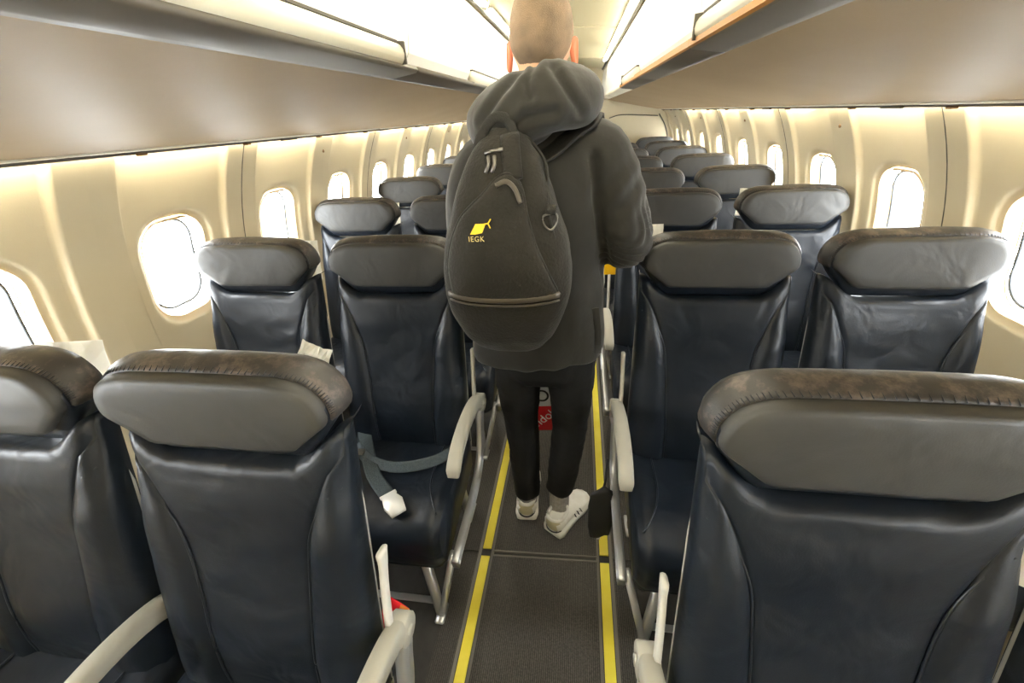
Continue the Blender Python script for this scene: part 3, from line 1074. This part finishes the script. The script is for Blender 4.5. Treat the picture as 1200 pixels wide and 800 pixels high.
for s in (-1, 1):
    hb.add(*limb(LEG[s], [(.085, .085), (.072, .075), (.055, .058), (.050, .054), (.034, .040), (.034, .042)], 24))
    ft = Vector(LEG[s][-1])
    fd = Vector((-.05, 1, 0)).normalized() if s < 0 else Vector((.55, .83, 0)).normalized()
    hb.add(*limb([ft-fd*.03+Vector((0, 0, -.012)), ft+fd*.05+Vector((0, 0, -.022)), ft+fd*(.15 if s < 0 else .08)+Vector((0, 0, -.034))], [(.028, .022), (.032, .016), (.030, .010)], 10))
body = link('body', setmat(remesh(hb, .0065, 3), 'skin', 'ear'), man)
# ears (continuous with the head: same skin, thin curved shells)
for s in (-1, 1):
    eb = MB()
    prof = spline([(0, .031), (.014, .030), (.024, .018), (.022, -.002), (.012, -.020), (.004, -.031), (-.004, -.026), (-.004, 0)], 28, True)
    rings = []
    for k, t in ((.2, .004), (.7, .005), (.92, .008), (1.0, .004), (1.02, .0), (.95, -.005), (.6, -.007), (.2, -.006)):
        ring = []
        for yy, zz in prof:
            y_, z_ = yy*k, zz*k
            flare = .010+max(0, -yy*0+.0)+.55*max(0, (.022-(yy+.0)) * .0)
            ring.append((s*(.0735+.013*((.024-y_)/.03)*.9+t*.8), -.002-y_*.75+.008, z_-.038))
        rings.append(ring)
    eb.add(*loft(rings))
    e = obj('ear', eb, 'ear', body)
    e.location = HC
# face: eyes, brows, lips
for s in (-1, 1):
    obj('eye', MB().add(*ell((HC.x+s*.031, HC.y+.0835, HC.z-.002), (.0125, .008, .0065), 14, 8)), 'bagwhite', body, label='eye')
    obj('iris', MB().add(*ell((HC.x+s*.031, HC.y+.0905, HC.z-.002), (.0055, .003, .0055), 12, 6)), 'brown', body)
    obj('eyebrow', MB().add(*tube(spline([head_pt(PI/2-s*a, .15+b, .001)[:] for a, b in ((.18, 0), (.38, .03), (.60, .0))], 10), (.0035, .003), 6)), 'hair', body)
obj('lips', MB().add(*tube(spline([head_pt(PI/2+a, -.62+b, .0005)[:] for a, b in ((-.30, .0), (-.12, .02), (0, .01), (.12, .02), (.30, .0))], 14), (.005, .004), 6)), 'ear', body)
# cropped hair cap following the skull
cap = MB()
rings = []
for i in range(0, 30):
    ring = []
    f_ = i/29
    for j in range(64):
        a = 2*PI*j/64
        sa = math.sin(a)
        # hairline: low at the nape, above the ears, high on the forehead
        low = -.60 if sa < -.25 else (-.05 if sa < .45 else .55)
        low = float(np.interp(sa, [-1, -.55, -.15, .2, .6, 1], [-.64, -.52, -.12, -.02, .42, .52]))
        e = PI/2-.02+(low-(PI/2-.02))*f_
        ring.append(head_pt(a, e, .0022*sstep(1.0, .93, f_)+.0002)[:])
    rings.append(ring)
cap.add(*loft(rings, True, True, False))
obj('hair', cap, 'hair', man, label='closely cropped light brown hair')

def foldnoise(amp, sx, sy, sz, seed=0):
    def f(c):
        a = noise.noise(Vector((c.x*sx+seed, c.y*sy, c.z*sz)))
        b = noise.noise(Vector((c.x*sx*2.1+9+seed, c.y*sy*2.1, c.z*sz*2.3+c.x*6)))
        return amp*(1-2.2*abs(a))+amp*.4*(1-2*abs(b))
    return f
def seg_d(px, pz, pts):
    best = 9
    for (x0, z0), (x1, z1) in zip(pts[:-1], pts[1:]):
        dx, dz = x1-x0, z1-z0
        t = max(0, min(1, ((px-x0)*dx+(pz-z0)*dz)/(dx*dx+dz*dz)))
        best = min(best, math.hypot(px-x0-t*dx, pz-z0-t*dz))
    return best
def parka_folds(c):
    d = .006*noise.noise(Vector((c.x*7, c.y*7, c.z*5)))+.003*noise.noise(Vector((c.x*17+4, c.y*17, c.z*13)))
    # deep creases between sleeves and back
    for sg, pts in ((1, [(.128, 1.40), (.138, 1.33), (.152, 1.24), (.178, 1.10)]), (-1, [(-.135, 1.38), (-.150, 1.28), (-.178, 1.10)])):
        if c.y < .03:
            d -= .013*math.exp(-(seg_d(c.x, c.z, pts)/.011)**2)
    # bunched cloth at the elbows
    for e in ((.235, -.02, 1.18), (-.235, 0, 1.17)):
        r2 = (c.x-e[0])**2+(c.y-e[1])**2+(c.z-e[2])**2
        d += .0065*math.sin((c.z+.55*abs(c.x)+.4*noise.noise(c*6))*95)*math.exp(-r2/.0075)
    # diagonal pull lines below the shoulder and loose folds at the skirt
    d += .0045*math.sin((c.z*1.0-c.x*1.1)*70+3*noise.noise(c*5))*math.exp(-((c.x-.20)**2+(c.z-1.31)**2)/.006)
    d += .0035*math.sin(c.x*50+4*noise.noise(c*4))*sstep(1.02, .86, c.z)
    return d
# parka: body and sleeves
jb = MB()
def ering(cx, cy, z, rx, ry, n=40, p=2.4, tilt=0):
    out = []
    for i in range(n):
        a = 2*PI*i/n
        ca, sa = math.cos(a), math.sin(a)
        out.append((cx+rx*math.copysign(abs(ca)**(2/p), ca), cy+ry*math.copysign(abs(sa)**(2/p), sa), z+tilt*ca*rx))
    return out
tors = [(-.032, .02, .795, .212, .145), (-.032, .02, .83, .216, .150), (-.026, .02, .95, .206, .148), (-.014, .018, 1.08, .192, .140), (-.01, .015, 1.22, .190, .135),
        (-.008, .015, 1.33, .198, .130), (-.006, .02, 1.40, .190, .115), (-.005, .025, 1.455, .150, .095), (-.005, .03, 1.50, .095, .08)]
jb.add(*loft([ering(*t, tilt=.05) for t in tors]))
for s in (1, -1):
    A = [Vector(p) for p in ARM[s]]
    out = [A[0]+Vector((-s*.05, 0, .02)), A[0], A[1], A[2], A[2]+(A[3]-A[2])*.5, A[3], A[3]+(A[4]-A[3])*.9]
    jb.add(*limb(out, [(.080, .085), (.088, .090), (.080, .084), (.072, .078), (.068, .072), (.060, .066), (.050, .056)], 30))
jacket = link('jacket', setmat(remesh(jb, .008, 6, parka_folds), 'jacket'), man)
# back vent, side seam, pocket flap
obj('pocket_flap', MB().add(*tube([(.150, -.134, 1.02), (.160, -.137, .95), (.163, -.139, .88)], (.010, .003), 8, (0, 1, 0), .5)), 'jacket', jacket)
# hood: a thick collapsed collar of cloth behind the neck
hd = MB()
hood_c = spline([(-.138, .02, 1.487), (-.112, -.080, 1.487), (-.040, -.120, 1.510), (.035, -.108, 1.530), (.088, -.055, 1.530), (.100, .03, 1.515), (.060, .10, 1.475), (-.02, .125, 1.46), (-.10, .09, 1.46)], 40, True)
ringsH = []
for i, c in enumerate(hood_c):
    c = Vector(c)
    n_ = Vector((c.x+.005, c.y-.03, 0)).normalized()
    back = sstep(.02, -.10, c.y)
    left = sstep(.05, -.12, c.x)
    ring = []
    rr = .056+.012*back
    hz = .050+.022*back+.010*left*back
    for j in range(16):
        a = 2*PI*j/16
        ring.append((c+n_*rr*math.cos(a)*(1.0)+Vector((0, 0, hz*math.sin(a)))-n_*.018*math.sin(a)*back)[:])
    ringsH.append(ring)
ringsH.append(ringsH[0])
hd.add(*loft(ringsH, True, False, False))
hd.add(*ell((-.06, -.090, 1.487), (.105, .065, .068)))
hd.add(*ell((.01, -.070, 1.535), (.085, .05, .058)))
HLINES = [[(-.03, 1.585), (-.075, 1.545), (-.125, 1.49)], [(.035, 1.585), (.06, 1.55), (.095, 1.50)], [(-.07, 1.46), (-.02, 1.495), (.04, 1.50)], [(-.005, 1.60), (-.02, 1.56), (-.01, 1.53)]]
def hood_folds(c):
    d = .006*noise.noise(Vector((c.x*9+4, c.y*9, c.z*13)))
    if c.y < .0:
        for ln in HLINES:
            q = seg_d(c.x, c.z, ln)
            d += -.0075*math.exp(-(q/.008)**2)+.0035*math.exp(-((q-.018)/.010)**2)
    return d
hood = link('hood', setmat(remesh(hd, .007, 8, hood_folds), 'jacket'), jacket)
# trousers
tb = MB()
tb.add(*loft([ering(-.010, .02, z, rx, ry) for z, rx, ry in ((.70, .10, .09), (.74, .150, .112), (.82, .165, .118), (.92, .165, .115))]))
TL = {-1: [(-.10, .02, .84), (-.103, .03, .66), (-.100, .045, .47), (-.092, .035, .25), (-.086, .012, .105)],
      1: [(.078, .02, .84), (.086, .025, .66), (.085, .035, .48), (.066, .01, .28), (.048, -.012, .165)]}
for s in (-1, 1):
    tb.add(*limb(TL[s], [(.090, .100), (.079, .088), (.065, .072), (.058, .066), (.051, .058)], 26))
link('trousers', setmat(remesh(tb, .008, 4, foldnoise(.0035, 9, 9, 12, 7)), 'trouser'), man)
# socks and trainers
def shoe(s, heel, fd, lift, nm):
    fdv = Vector(fd).normalized()
    ang = math.atan2(fdv.y, fdv.x)-PI/2
    root = obj('shoe', MB(), 'shoe', man) if False else None
    mbu = MB()
    L = .285
    st = [(0, .036, .082, .0), (.012, .043, .086, .0), (.05, .045, .088, 0), (.09, .043, .080, 0), (.14, .046, .070, 0), (.19, .051, .058, 0), (.235, .047, .046, 0), (.268, .032, .038, 0), (.283, .012, .032, 0)]
    rings = []
    for y, w_, h_, _ in st:
        ring = []
        for j in range(20):
            a = 2*PI*j/20
            ca, sa = math.cos(a), math.sin(a)
            x = w_*math.copysign(abs(ca)**.75, ca)
            z = .024+(h_-.024)*(sa*.5+.5)**.8 if sa > -1 else .024
            x *= 1-.18*max(0, sa)
            ring.append((x, y+(-.006*math.sin(max(0, sa)*PI) if y < .02 else 0), z))
        rings.append(ring)
    mbu.add(*loft(rings))
    up_ = obj('shoe', mbu, 'shoe', man, label='white trainer on the %s foot' % nm)
    mw = Matrix.Translation(Vector(heel)) @ Matrix.Rotation(ang, 4, 'Z') @ Matrix.Rotation(-lift, 4, 'X')
    up_.matrix_local = mw
    # sole
    sm = MB()
    rings = []
    for y, w_, z0, z1 in ((-.010, .026, .008, .030), (-.004, .041, .001, .034), (.02, .049, 0, .034), (.08, .046, 0, .031), (.14, .047, 0, .028), (.20, .054, 0, .026), (.245, .050, .002, .026), (.278, .034, .006, .026), (.292, .012, .012, .026)):
        rings.append([(-w_*.96, y, z0), (-w_, y, (z0+z1)/2), (-w_*.97, y, z1), (w_*.97, y, z1), (w_, y, (z0+z1)/2), (w_*.96, y, z0)])
    sm.add(*loft(rings))
    obj('sole', sm, 'sole', up_, True)
    # heel counter with pull tab
    hm = MB()
    rings = []
    for z, w_, d in ((.036, .034, .002), (.05, .036, 0.0), (.07, .034, -.002), (.086, .028, -.003), (.094, .018, 0)):
        ring = []
        for i in range(12):
            a = PI+PI*(i+.5)/12
            ring.append((w_*1.06*math.cos(a), .020+d+(.030)*math.sin(a)*1.05, z))
        rings.append(ring)
    hm.add(*loft(rings, False, False, False))
    obj('heel_counter', hm, 'heel', up_, True, label='olive beige heel counter')
    hg = MB().add(*tube([(.034*math.cos(a), .020+.036*math.sin(a), .034) for a in np.linspace(PI*1.02, PI*1.98, 14)], (.0035, .003), 6))
    obj('heel_groove', hg, 'black', up_)
    # collar opening
    cl = MB().add(*tube(spline([(-.030, .02, .088), (-.034, .05, .092), (-.028, .09, .096), (0, .105, .10), (.028, .09, .096), (.034, .05, .092), (.030, .02, .088), (.016, -.004, .096), (0, -.010, .099), (-.016, -.004, .096)], 30, True), .0075, 8))
    obj('collar', cl, 'shoe', up_)
    # three side stripes
    for i in range(3):
        for sd in (-1, 1):
            yy = .125+.022*i
            obj('stripe', MB().add(*tube([(sd*(.046+.002*i), yy, .036), (sd*(.042+.002*i), yy-.008, .058)], (.005, .0022), 6, (0, 1, 0))), 'black' if i < 2 else 'sock', up_)
    return up_
shoe(-1, (-.086, -.040, 0), (-.05, 1, 0), 0, 'left')
rs = shoe(1, (.026, -.105, .010), (.55, .83, 0), -.06, 'right')
rs.scale = (1, .80, 1)
obj('sock', MB().add(*limb([(-.085, .008, .05), (-.085, .010, .11), (-.088, .015, .17)], [(.040, .046), (.040, .046), (.042, .047)], 10)), 'sock', man)
obj('sock', MB().add(*limb([(.048, -.034, .06), (.049, -.024, .12), (.048, -.014, .19)], [(.039, .044), (.040, .046), (.042, .047)], 10)), 'sock', man)

# ------------------------------------------------------------------ backpack, worn on his back
pk = thing('backpack', 'dark olive canvas backpack with yellow emblem worn by the walking man', 'backpack', (.016, YM, -.076))
pk.scale = (1, 1, 1.083)
def pack_sec(z):
    """centre x, half width, front y (towards camera), back y"""
    zs = [.915, .93, .97, 1.02, 1.08, 1.15, 1.22, 1.30, 1.36, 1.40, 1.425, 1.435]
    cx = [-.100, -.100, -.100, -.098, -.096, -.093, -.092, -.092, -.092, -.090, -.088, -.088]
    hw = [.060, .085, .120, .145, .158, .158, .144, .116, .088, .064, .044, .022]
    fy = [-.205, -.225, -.255, -.275, -.288, -.292, -.284, -.262, -.240, -.215, -.190, -.170]
    by = [-.130, -.120, -.115, -.115, -.112, -.110, -.108, -.106, -.106, -.108, -.115, -.125]
    return [float(np.interp(z, zs, a)) for a in (cx, hw, fy, by)]
def pack_ring(z, grow=0, n=40, p=3.0):
    cx, hw, fy, by = pack_sec(z)
    cy, ry = (fy+by)/2, (by-fy)/2
    out = []
    for i in range(n):
        a = 2*PI*i/n
        ca, sa = math.cos(a), math.sin(a)
        out.append((cx+(hw+grow)*math.copysign(abs(ca)**(2/p), ca), cy+(ry+grow)*math.copysign(abs(sa)**(2/p), sa), z))
    return out
pm_ = MB()
zz = [.915, .922, .93, .95, .97, 1.0, 1.03, 1.06, 1.09, 1.12, 1.15, 1.18, 1.22, 1.26, 1.30, 1.33, 1.36, 1.38, 1.395, 1.41, 1.42, 1.43, 1.435]
pm_.add(*loft([pack_ring(z) for z in zz]))
pack_body = link('pack_body', setmat(remesh(pm_, .008, 4, foldnoise(.004, 8, 8, 6, 2)), 'pack'), pk)
def pack_front(x, z, grow=0, p=3.0):
    cx, hw, fy, by = pack_sec(z)
    u = max(-.98, min(.98, (x-cx)/(hw+grow)))
    cy, ry = (fy+by)/2, (by-fy)/2+grow
    sa = (1-abs(u)**p)**(1/p)
    return cy-ry*sa
# front pocket: a raised panel with arched top
FP = spline([(-.222, 1.10), (-.228, 1.16), (-.218, 1.21), (-.190, 1.265), (-.158, 1.295), (-.128, 1.318), (-.098, 1.345), (-.068, 1.352), (-.044, 1.328), (-.030, 1.27), (-.010, 1.21), (.018, 1.15), (.036, 1.11), (.03, 1.097), (-.09, 1.093), (-.21, 1.093)], 72, True)
cxy = np.mean(FP, axis=0)
fp = MB()
rings = []
for k, g in ((1.0, -.004), (1.0, .006), (.985, .0115), (.94, .0145), (.8, .017), (.55, .021), (.3, .023), (.05, .024)):
    ring = []
    for q in FP:
        x, z = cxy+(q-cxy)*k
        ring.append((x, pack_front(x, z)-g, z))
    rings.append(ring)
fp.add(*loft(rings, True, False, True))
pocket = obj('front_pocket', fp, 'pack', pk)
# piping round the arch
obj('pocket_piping', MB().add(*tube([(q[0], pack_front(q[0], q[1])-.007, q[1]) for q in FP[4:58]], .0032, 6)), 'packtrim', pocket)
# zipper under the flap and bottom zipper
zp = [(x, 1.103+.012*((x+.09)/.13)**2*0-.006*math.sin((x+.22)/.25*PI), 0) for x in np.linspace(-.232, .040, 24)]
obj('zipper', MB().add(*tube([(x, pack_front(x, z)-.012, z) for x, z, _ in zp], (.007, .004), 8, (0, 1, 0), .6)), 'zip', pocket)
obj('zipper', MB().add(*tube([(x, pack_front(x, z-.016)-.007, z-.016) for x, z, _ in zp], (.003, .003), 6)), 'zip', pocket)
zf = spline([(-.098, 1.333), (-.075, 1.340), (-.056, 1.326), (-.044, 1.30)], 12)
obj('pocket_zipper', MB().add(*tube([(q[0], pack_front(q[0], q[1])-.022, q[1]) for q in zf], (.005, .003), 8, (0, 1, 0), .6)), 'zip', pocket)
# raised vertical gusset from the top to the pocket
gs = MB()
gp = [(-.085+.012*t, 1.420-.080*t) for t in np.linspace(0, 1, 10)]
gs.add(*tube([(x+.012, pack_front(x+.012, z)-.004, z) for x, z in gp], (.022, .006), 8, (0, 1, 0), .6))
obj('centre_gusset', gs, 'pack', pk)
# main zipper along the right flank
mz = spline([(-.060, 1.424), (-.025, 1.402), (.006, 1.36), (.012, 1.28), (.034, 1.20), (.046, 1.12), (.044, 1.06)], 30)
obj('main_zipper', MB().add(*tube([(q[0], pack_front(q[0], q[1])+.002, q[1]) for q in mz], (.004, .004), 6)), 'packtrim', pk)
# carry loop, zipper pulls, ring tab
obj('carry_loop', MB().add(*tube(spline([(-.155, -.185, 1.385), (-.138, -.190, 1.420), (-.108, -.190, 1.450), (-.080, -.186, 1.448), (-.066, -.190, 1.425), (-.058, -.200, 1.402)], 22), (.011, .004), 8, (0, 1, 0), .6)), 'packtrim', pk)
for x in (-.118, -.104):
    z = 1.385
    obj('zipper_pull', MB().add(*tube([(x, pack_front(x, z)-.008, z), (x+.002, pack_front(x, z-.012)-.011, z-.014), (x-.004, pack_front(x, z-.024)-.010, z-.030)], (.0045, .0022), 6, (0, 1, 0))), 'zipmetal', pk)
obj('zipper_slider', MB().add(*tube([(-.126, pack_front(-.126, 1.39)-.008, 1.390), (-.085, pack_front(-.085, 1.396)-.008, 1.396)], (.004, .004), 6)), 'zipmetal', pk)
rx, rz_ = .018, 1.262
ryv = pack_front(rx, rz_)
obj('ring_tab', MB().add(*tube([(rx+.004, ryv-.002, rz_+.028), (rx+.001, ryv-.009, rz_+.010)], (.012, .003), 8, (0, 1, 0), .5)), 'packtrim', pk)
dr = spline([(rx-.014, ryv-.010, rz_+.008), (rx+.014, ryv-.006, rz_+.010), (rx+.014, ryv-.008, rz_-.008), (rx+.002, ryv-.014, rz_-.020), (rx-.012, ryv-.013, rz_-.010)], 24, True)
obj('d_ring', MB().add(*tube(dr+[dr[0]], .0022, 6)), 'zipmetal', pk)
# shoulder straps over the parka
from mathutils.bvhtree import BVHTree
bv = BVHTree.FromPolygons([v.co[:] for v in jacket.data.vertices], [tuple(p.vertices) for p in jacket.data.polygons])
def strap(pts, w):
    out = []
    for q in spline(pts, 30):
        co, nn, _, _ = bv.find_nearest(Vector(q))
        c = co+nn*.0075
        out.append((c.x-.016, c.y, (c.z+.076)/1.083))
    return tube(out, (w, .005), 10, (0, -.5, 1), .5)
obj('shoulder_strap', MB().add(*strap([(-.045, -.14, 1.385), (.01, -.13, 1.42), (.065, -.11, 1.455), (.11, -.07, 1.48), (.13, .01, 1.48), (.135, .09, 1.44), (.13, .16, 1.33)], .024)), 'packtrim', pk)
obj('shoulder_strap', MB().add(*strap([(-.115, -.14, 1.385), (-.135, -.11, 1.43), (-.150, -.05, 1.46), (-.155, .04, 1.46), (-.15, .12, 1.40), (-.145, .17, 1.3)], .024)), 'packtrim', pk)
# emblem: yellow slanted bag shape with a small forked sprig, letters beneath
def on_pack(pts, dz, m, nm, par):
    v = [(x, pack_front(x, z)-dz, z) for x, z in pts]
    v2 = [(x, y-.0012, z) for x, y, z in v]
    k = len(v)
    f = [tuple(range(k, 2*k))]+[(i, (i+1) % k, k+(i+1) % k, k+i) for i in range(k)]
    return obj(nm, MB().add(v+v2, f), m, par, False)
EX, EZ = -.140, 1.252
on_pack([(EX-.018, EZ-.009), (EX-.005, EZ+.011), (EX+.019, EZ+.012), (EX+.010, EZ-.006), (EX-.006, EZ-.009)], .0225, 'logo', 'emblem', pocket)
obj('emblem', MB().add(*tube([(EX+.016, pack_front(EX+.016, EZ+.011)-.0225, EZ+.011), (EX+.024, pack_front(EX+.024, EZ+.011)-.0225, EZ+.012), (EX+.031, pack_front(EX+.031, EZ)-.0225, EZ+.021)], .0015, 6))
    .add(*tube([(EX+.024, pack_front(EX+.024, EZ+.011)-.0225, EZ+.012), (EX+.029, pack_front(EX+.029, EZ)-.0225, EZ+.003)], .0015, 6)), 'logo', pocket)
tm = Matrix.Translation((EX-.003, pack_front(EX, EZ-.018)-.0262, EZ-.0175)) @ Matrix.Rotation(PI/2, 4, 'X')
text_mesh('emblem_lettering', 'IEGK', .0155, .0006, 'logo2', pocket, tm, 1.15)

# ------------------------------------------------------------------ things he carries and small items
bagt = thing('shopping_bag', 'white and red printed shopping bag glimpsed between the man\'s legs', 'bag', (-.03, YM+.28, .24))
sb = MB()
rings = []
for z, w_, d in ((0, .085, .030), (.01, .090, .035), (.14, .0915, .035), (.20, .092, .035), (.38, .092, .025), (.40, .092, .020)):
    rings.append([(-w_, -d, z), (-w_*.3, -d-.004, z), (w_*.4, -d+.003, z), (w_, -d, z), (w_, d, z), (-w_, d, z)])
sb.add(*loft(rings))
me = sb.mesh('bag_body', ['bagwhite', 'red'], False)
for p in me.polygons:
    p.material_index = 1 if p.center.z < .14 else 0
link('bag_body', me, bagt)
text_mesh('bag_print', 'OL', .085, .0006, 'black', bagt, Matrix.Translation((.012, -.0405, .195)) @ Matrix.Rotation(PI/2, 4, 'X'))
text_mesh('bag_print', 'ndol', .060, .0006, 'bagwhite', bagt, Matrix.Translation((.0, -.0405, .075)) @ Matrix.Rotation(PI/2, 4, 'X') @ Matrix.Rotation(.75, 4, 'Z'))
for yy in (-.02, .02):
    obj('bag_handle', MB().add(*tube(spline([(-.05, yy, .39), (-.07, yy*.5-.0, .52), (-.125, 0, .665), (-.09, yy*.5, .53), (.04, yy, .39)], 24), .004, 6)), 'bagwhite', bagt)

# black strap with white end hanging from the side frame of the right second-row seat
st = thing('luggage_strap', 'black strap with white tip hanging over the yellow strip beside the right aisle seat', 'strap', (.208, 1.045, .425))
obj('loop', MB().add(*tube(spline([(.010, .03, .03), (.006, .01, .0), (.0, -.02, -.035), (-.006, -.03, -.06)], 12), .0045, 8)), 'black', st)
sm_ = MB()
rings = []
for z, w_, d in ((-.045, .010, .004), (-.065, .036, .008), (-.12, .043, .011), (-.20, .042, .010), (-.245, .034, .007), (-.250, .012, .004)):
    rings.append([(-.010+w_*math.copysign(abs(math.cos(2*PI*(i+.5)/16))**.4, math.cos(2*PI*(i+.5)/16)), -.035+(z+.045)*.15+d*math.copysign(abs(math.sin(2*PI*(i+.5)/16))**.5, math.sin(2*PI*(i+.5)/16)), z+(.012 if math.cos(2*PI*(i+.5)/16) > 0 else -.006)) for i in range(16)])
sm_.add(*loft(rings))
obj('tag', sm_, 'black', st)
obj('tip', MB().add(*box((-.018, -.070, -.262), (-.006, -.062, -.248), .002, 1)), 'bagwhite', st)

# red and orange snack packet in the back pocket of the nearest left aisle seat
pkt = MB()
rings = []
for z, w_, d in ((0, .045, .002), (.01, .045, .008), (.07, .043, .016), (.13, .045, .008), (.14, .045, .002)):
    rings.append([(w_*math.cos(2*PI*i/16), d*math.sin(2*PI*i/16), z) for i in range(16)])
pkt.add(*loft(rings))
me = pkt.mesh('snack_packet', ['red', 'orange', 'bagwhite'])
for p in me.polygons:
    p.material_index = 1 if p.center.x > .022 else 0
po = link('snack_packet', me, None, label='red and orange snack packet behind the large lower left seat', category='packet')
po.location = (-.405, .58, .20)
po.rotation_euler = (-.2, .15, -.3)

# yellow tag on the third-row right aisle seat, peeking past the man's elbow
tg = MB().add(*box((-.030, -.002, -.042), (.024, .002, .042), .0015, 1))
to = obj('seat_tag', tg, 'tagyellow', None, False, label='yellow tag peeking out under the man\'s right elbow', category='tag')
to.location = (.259, 1.962, .838)
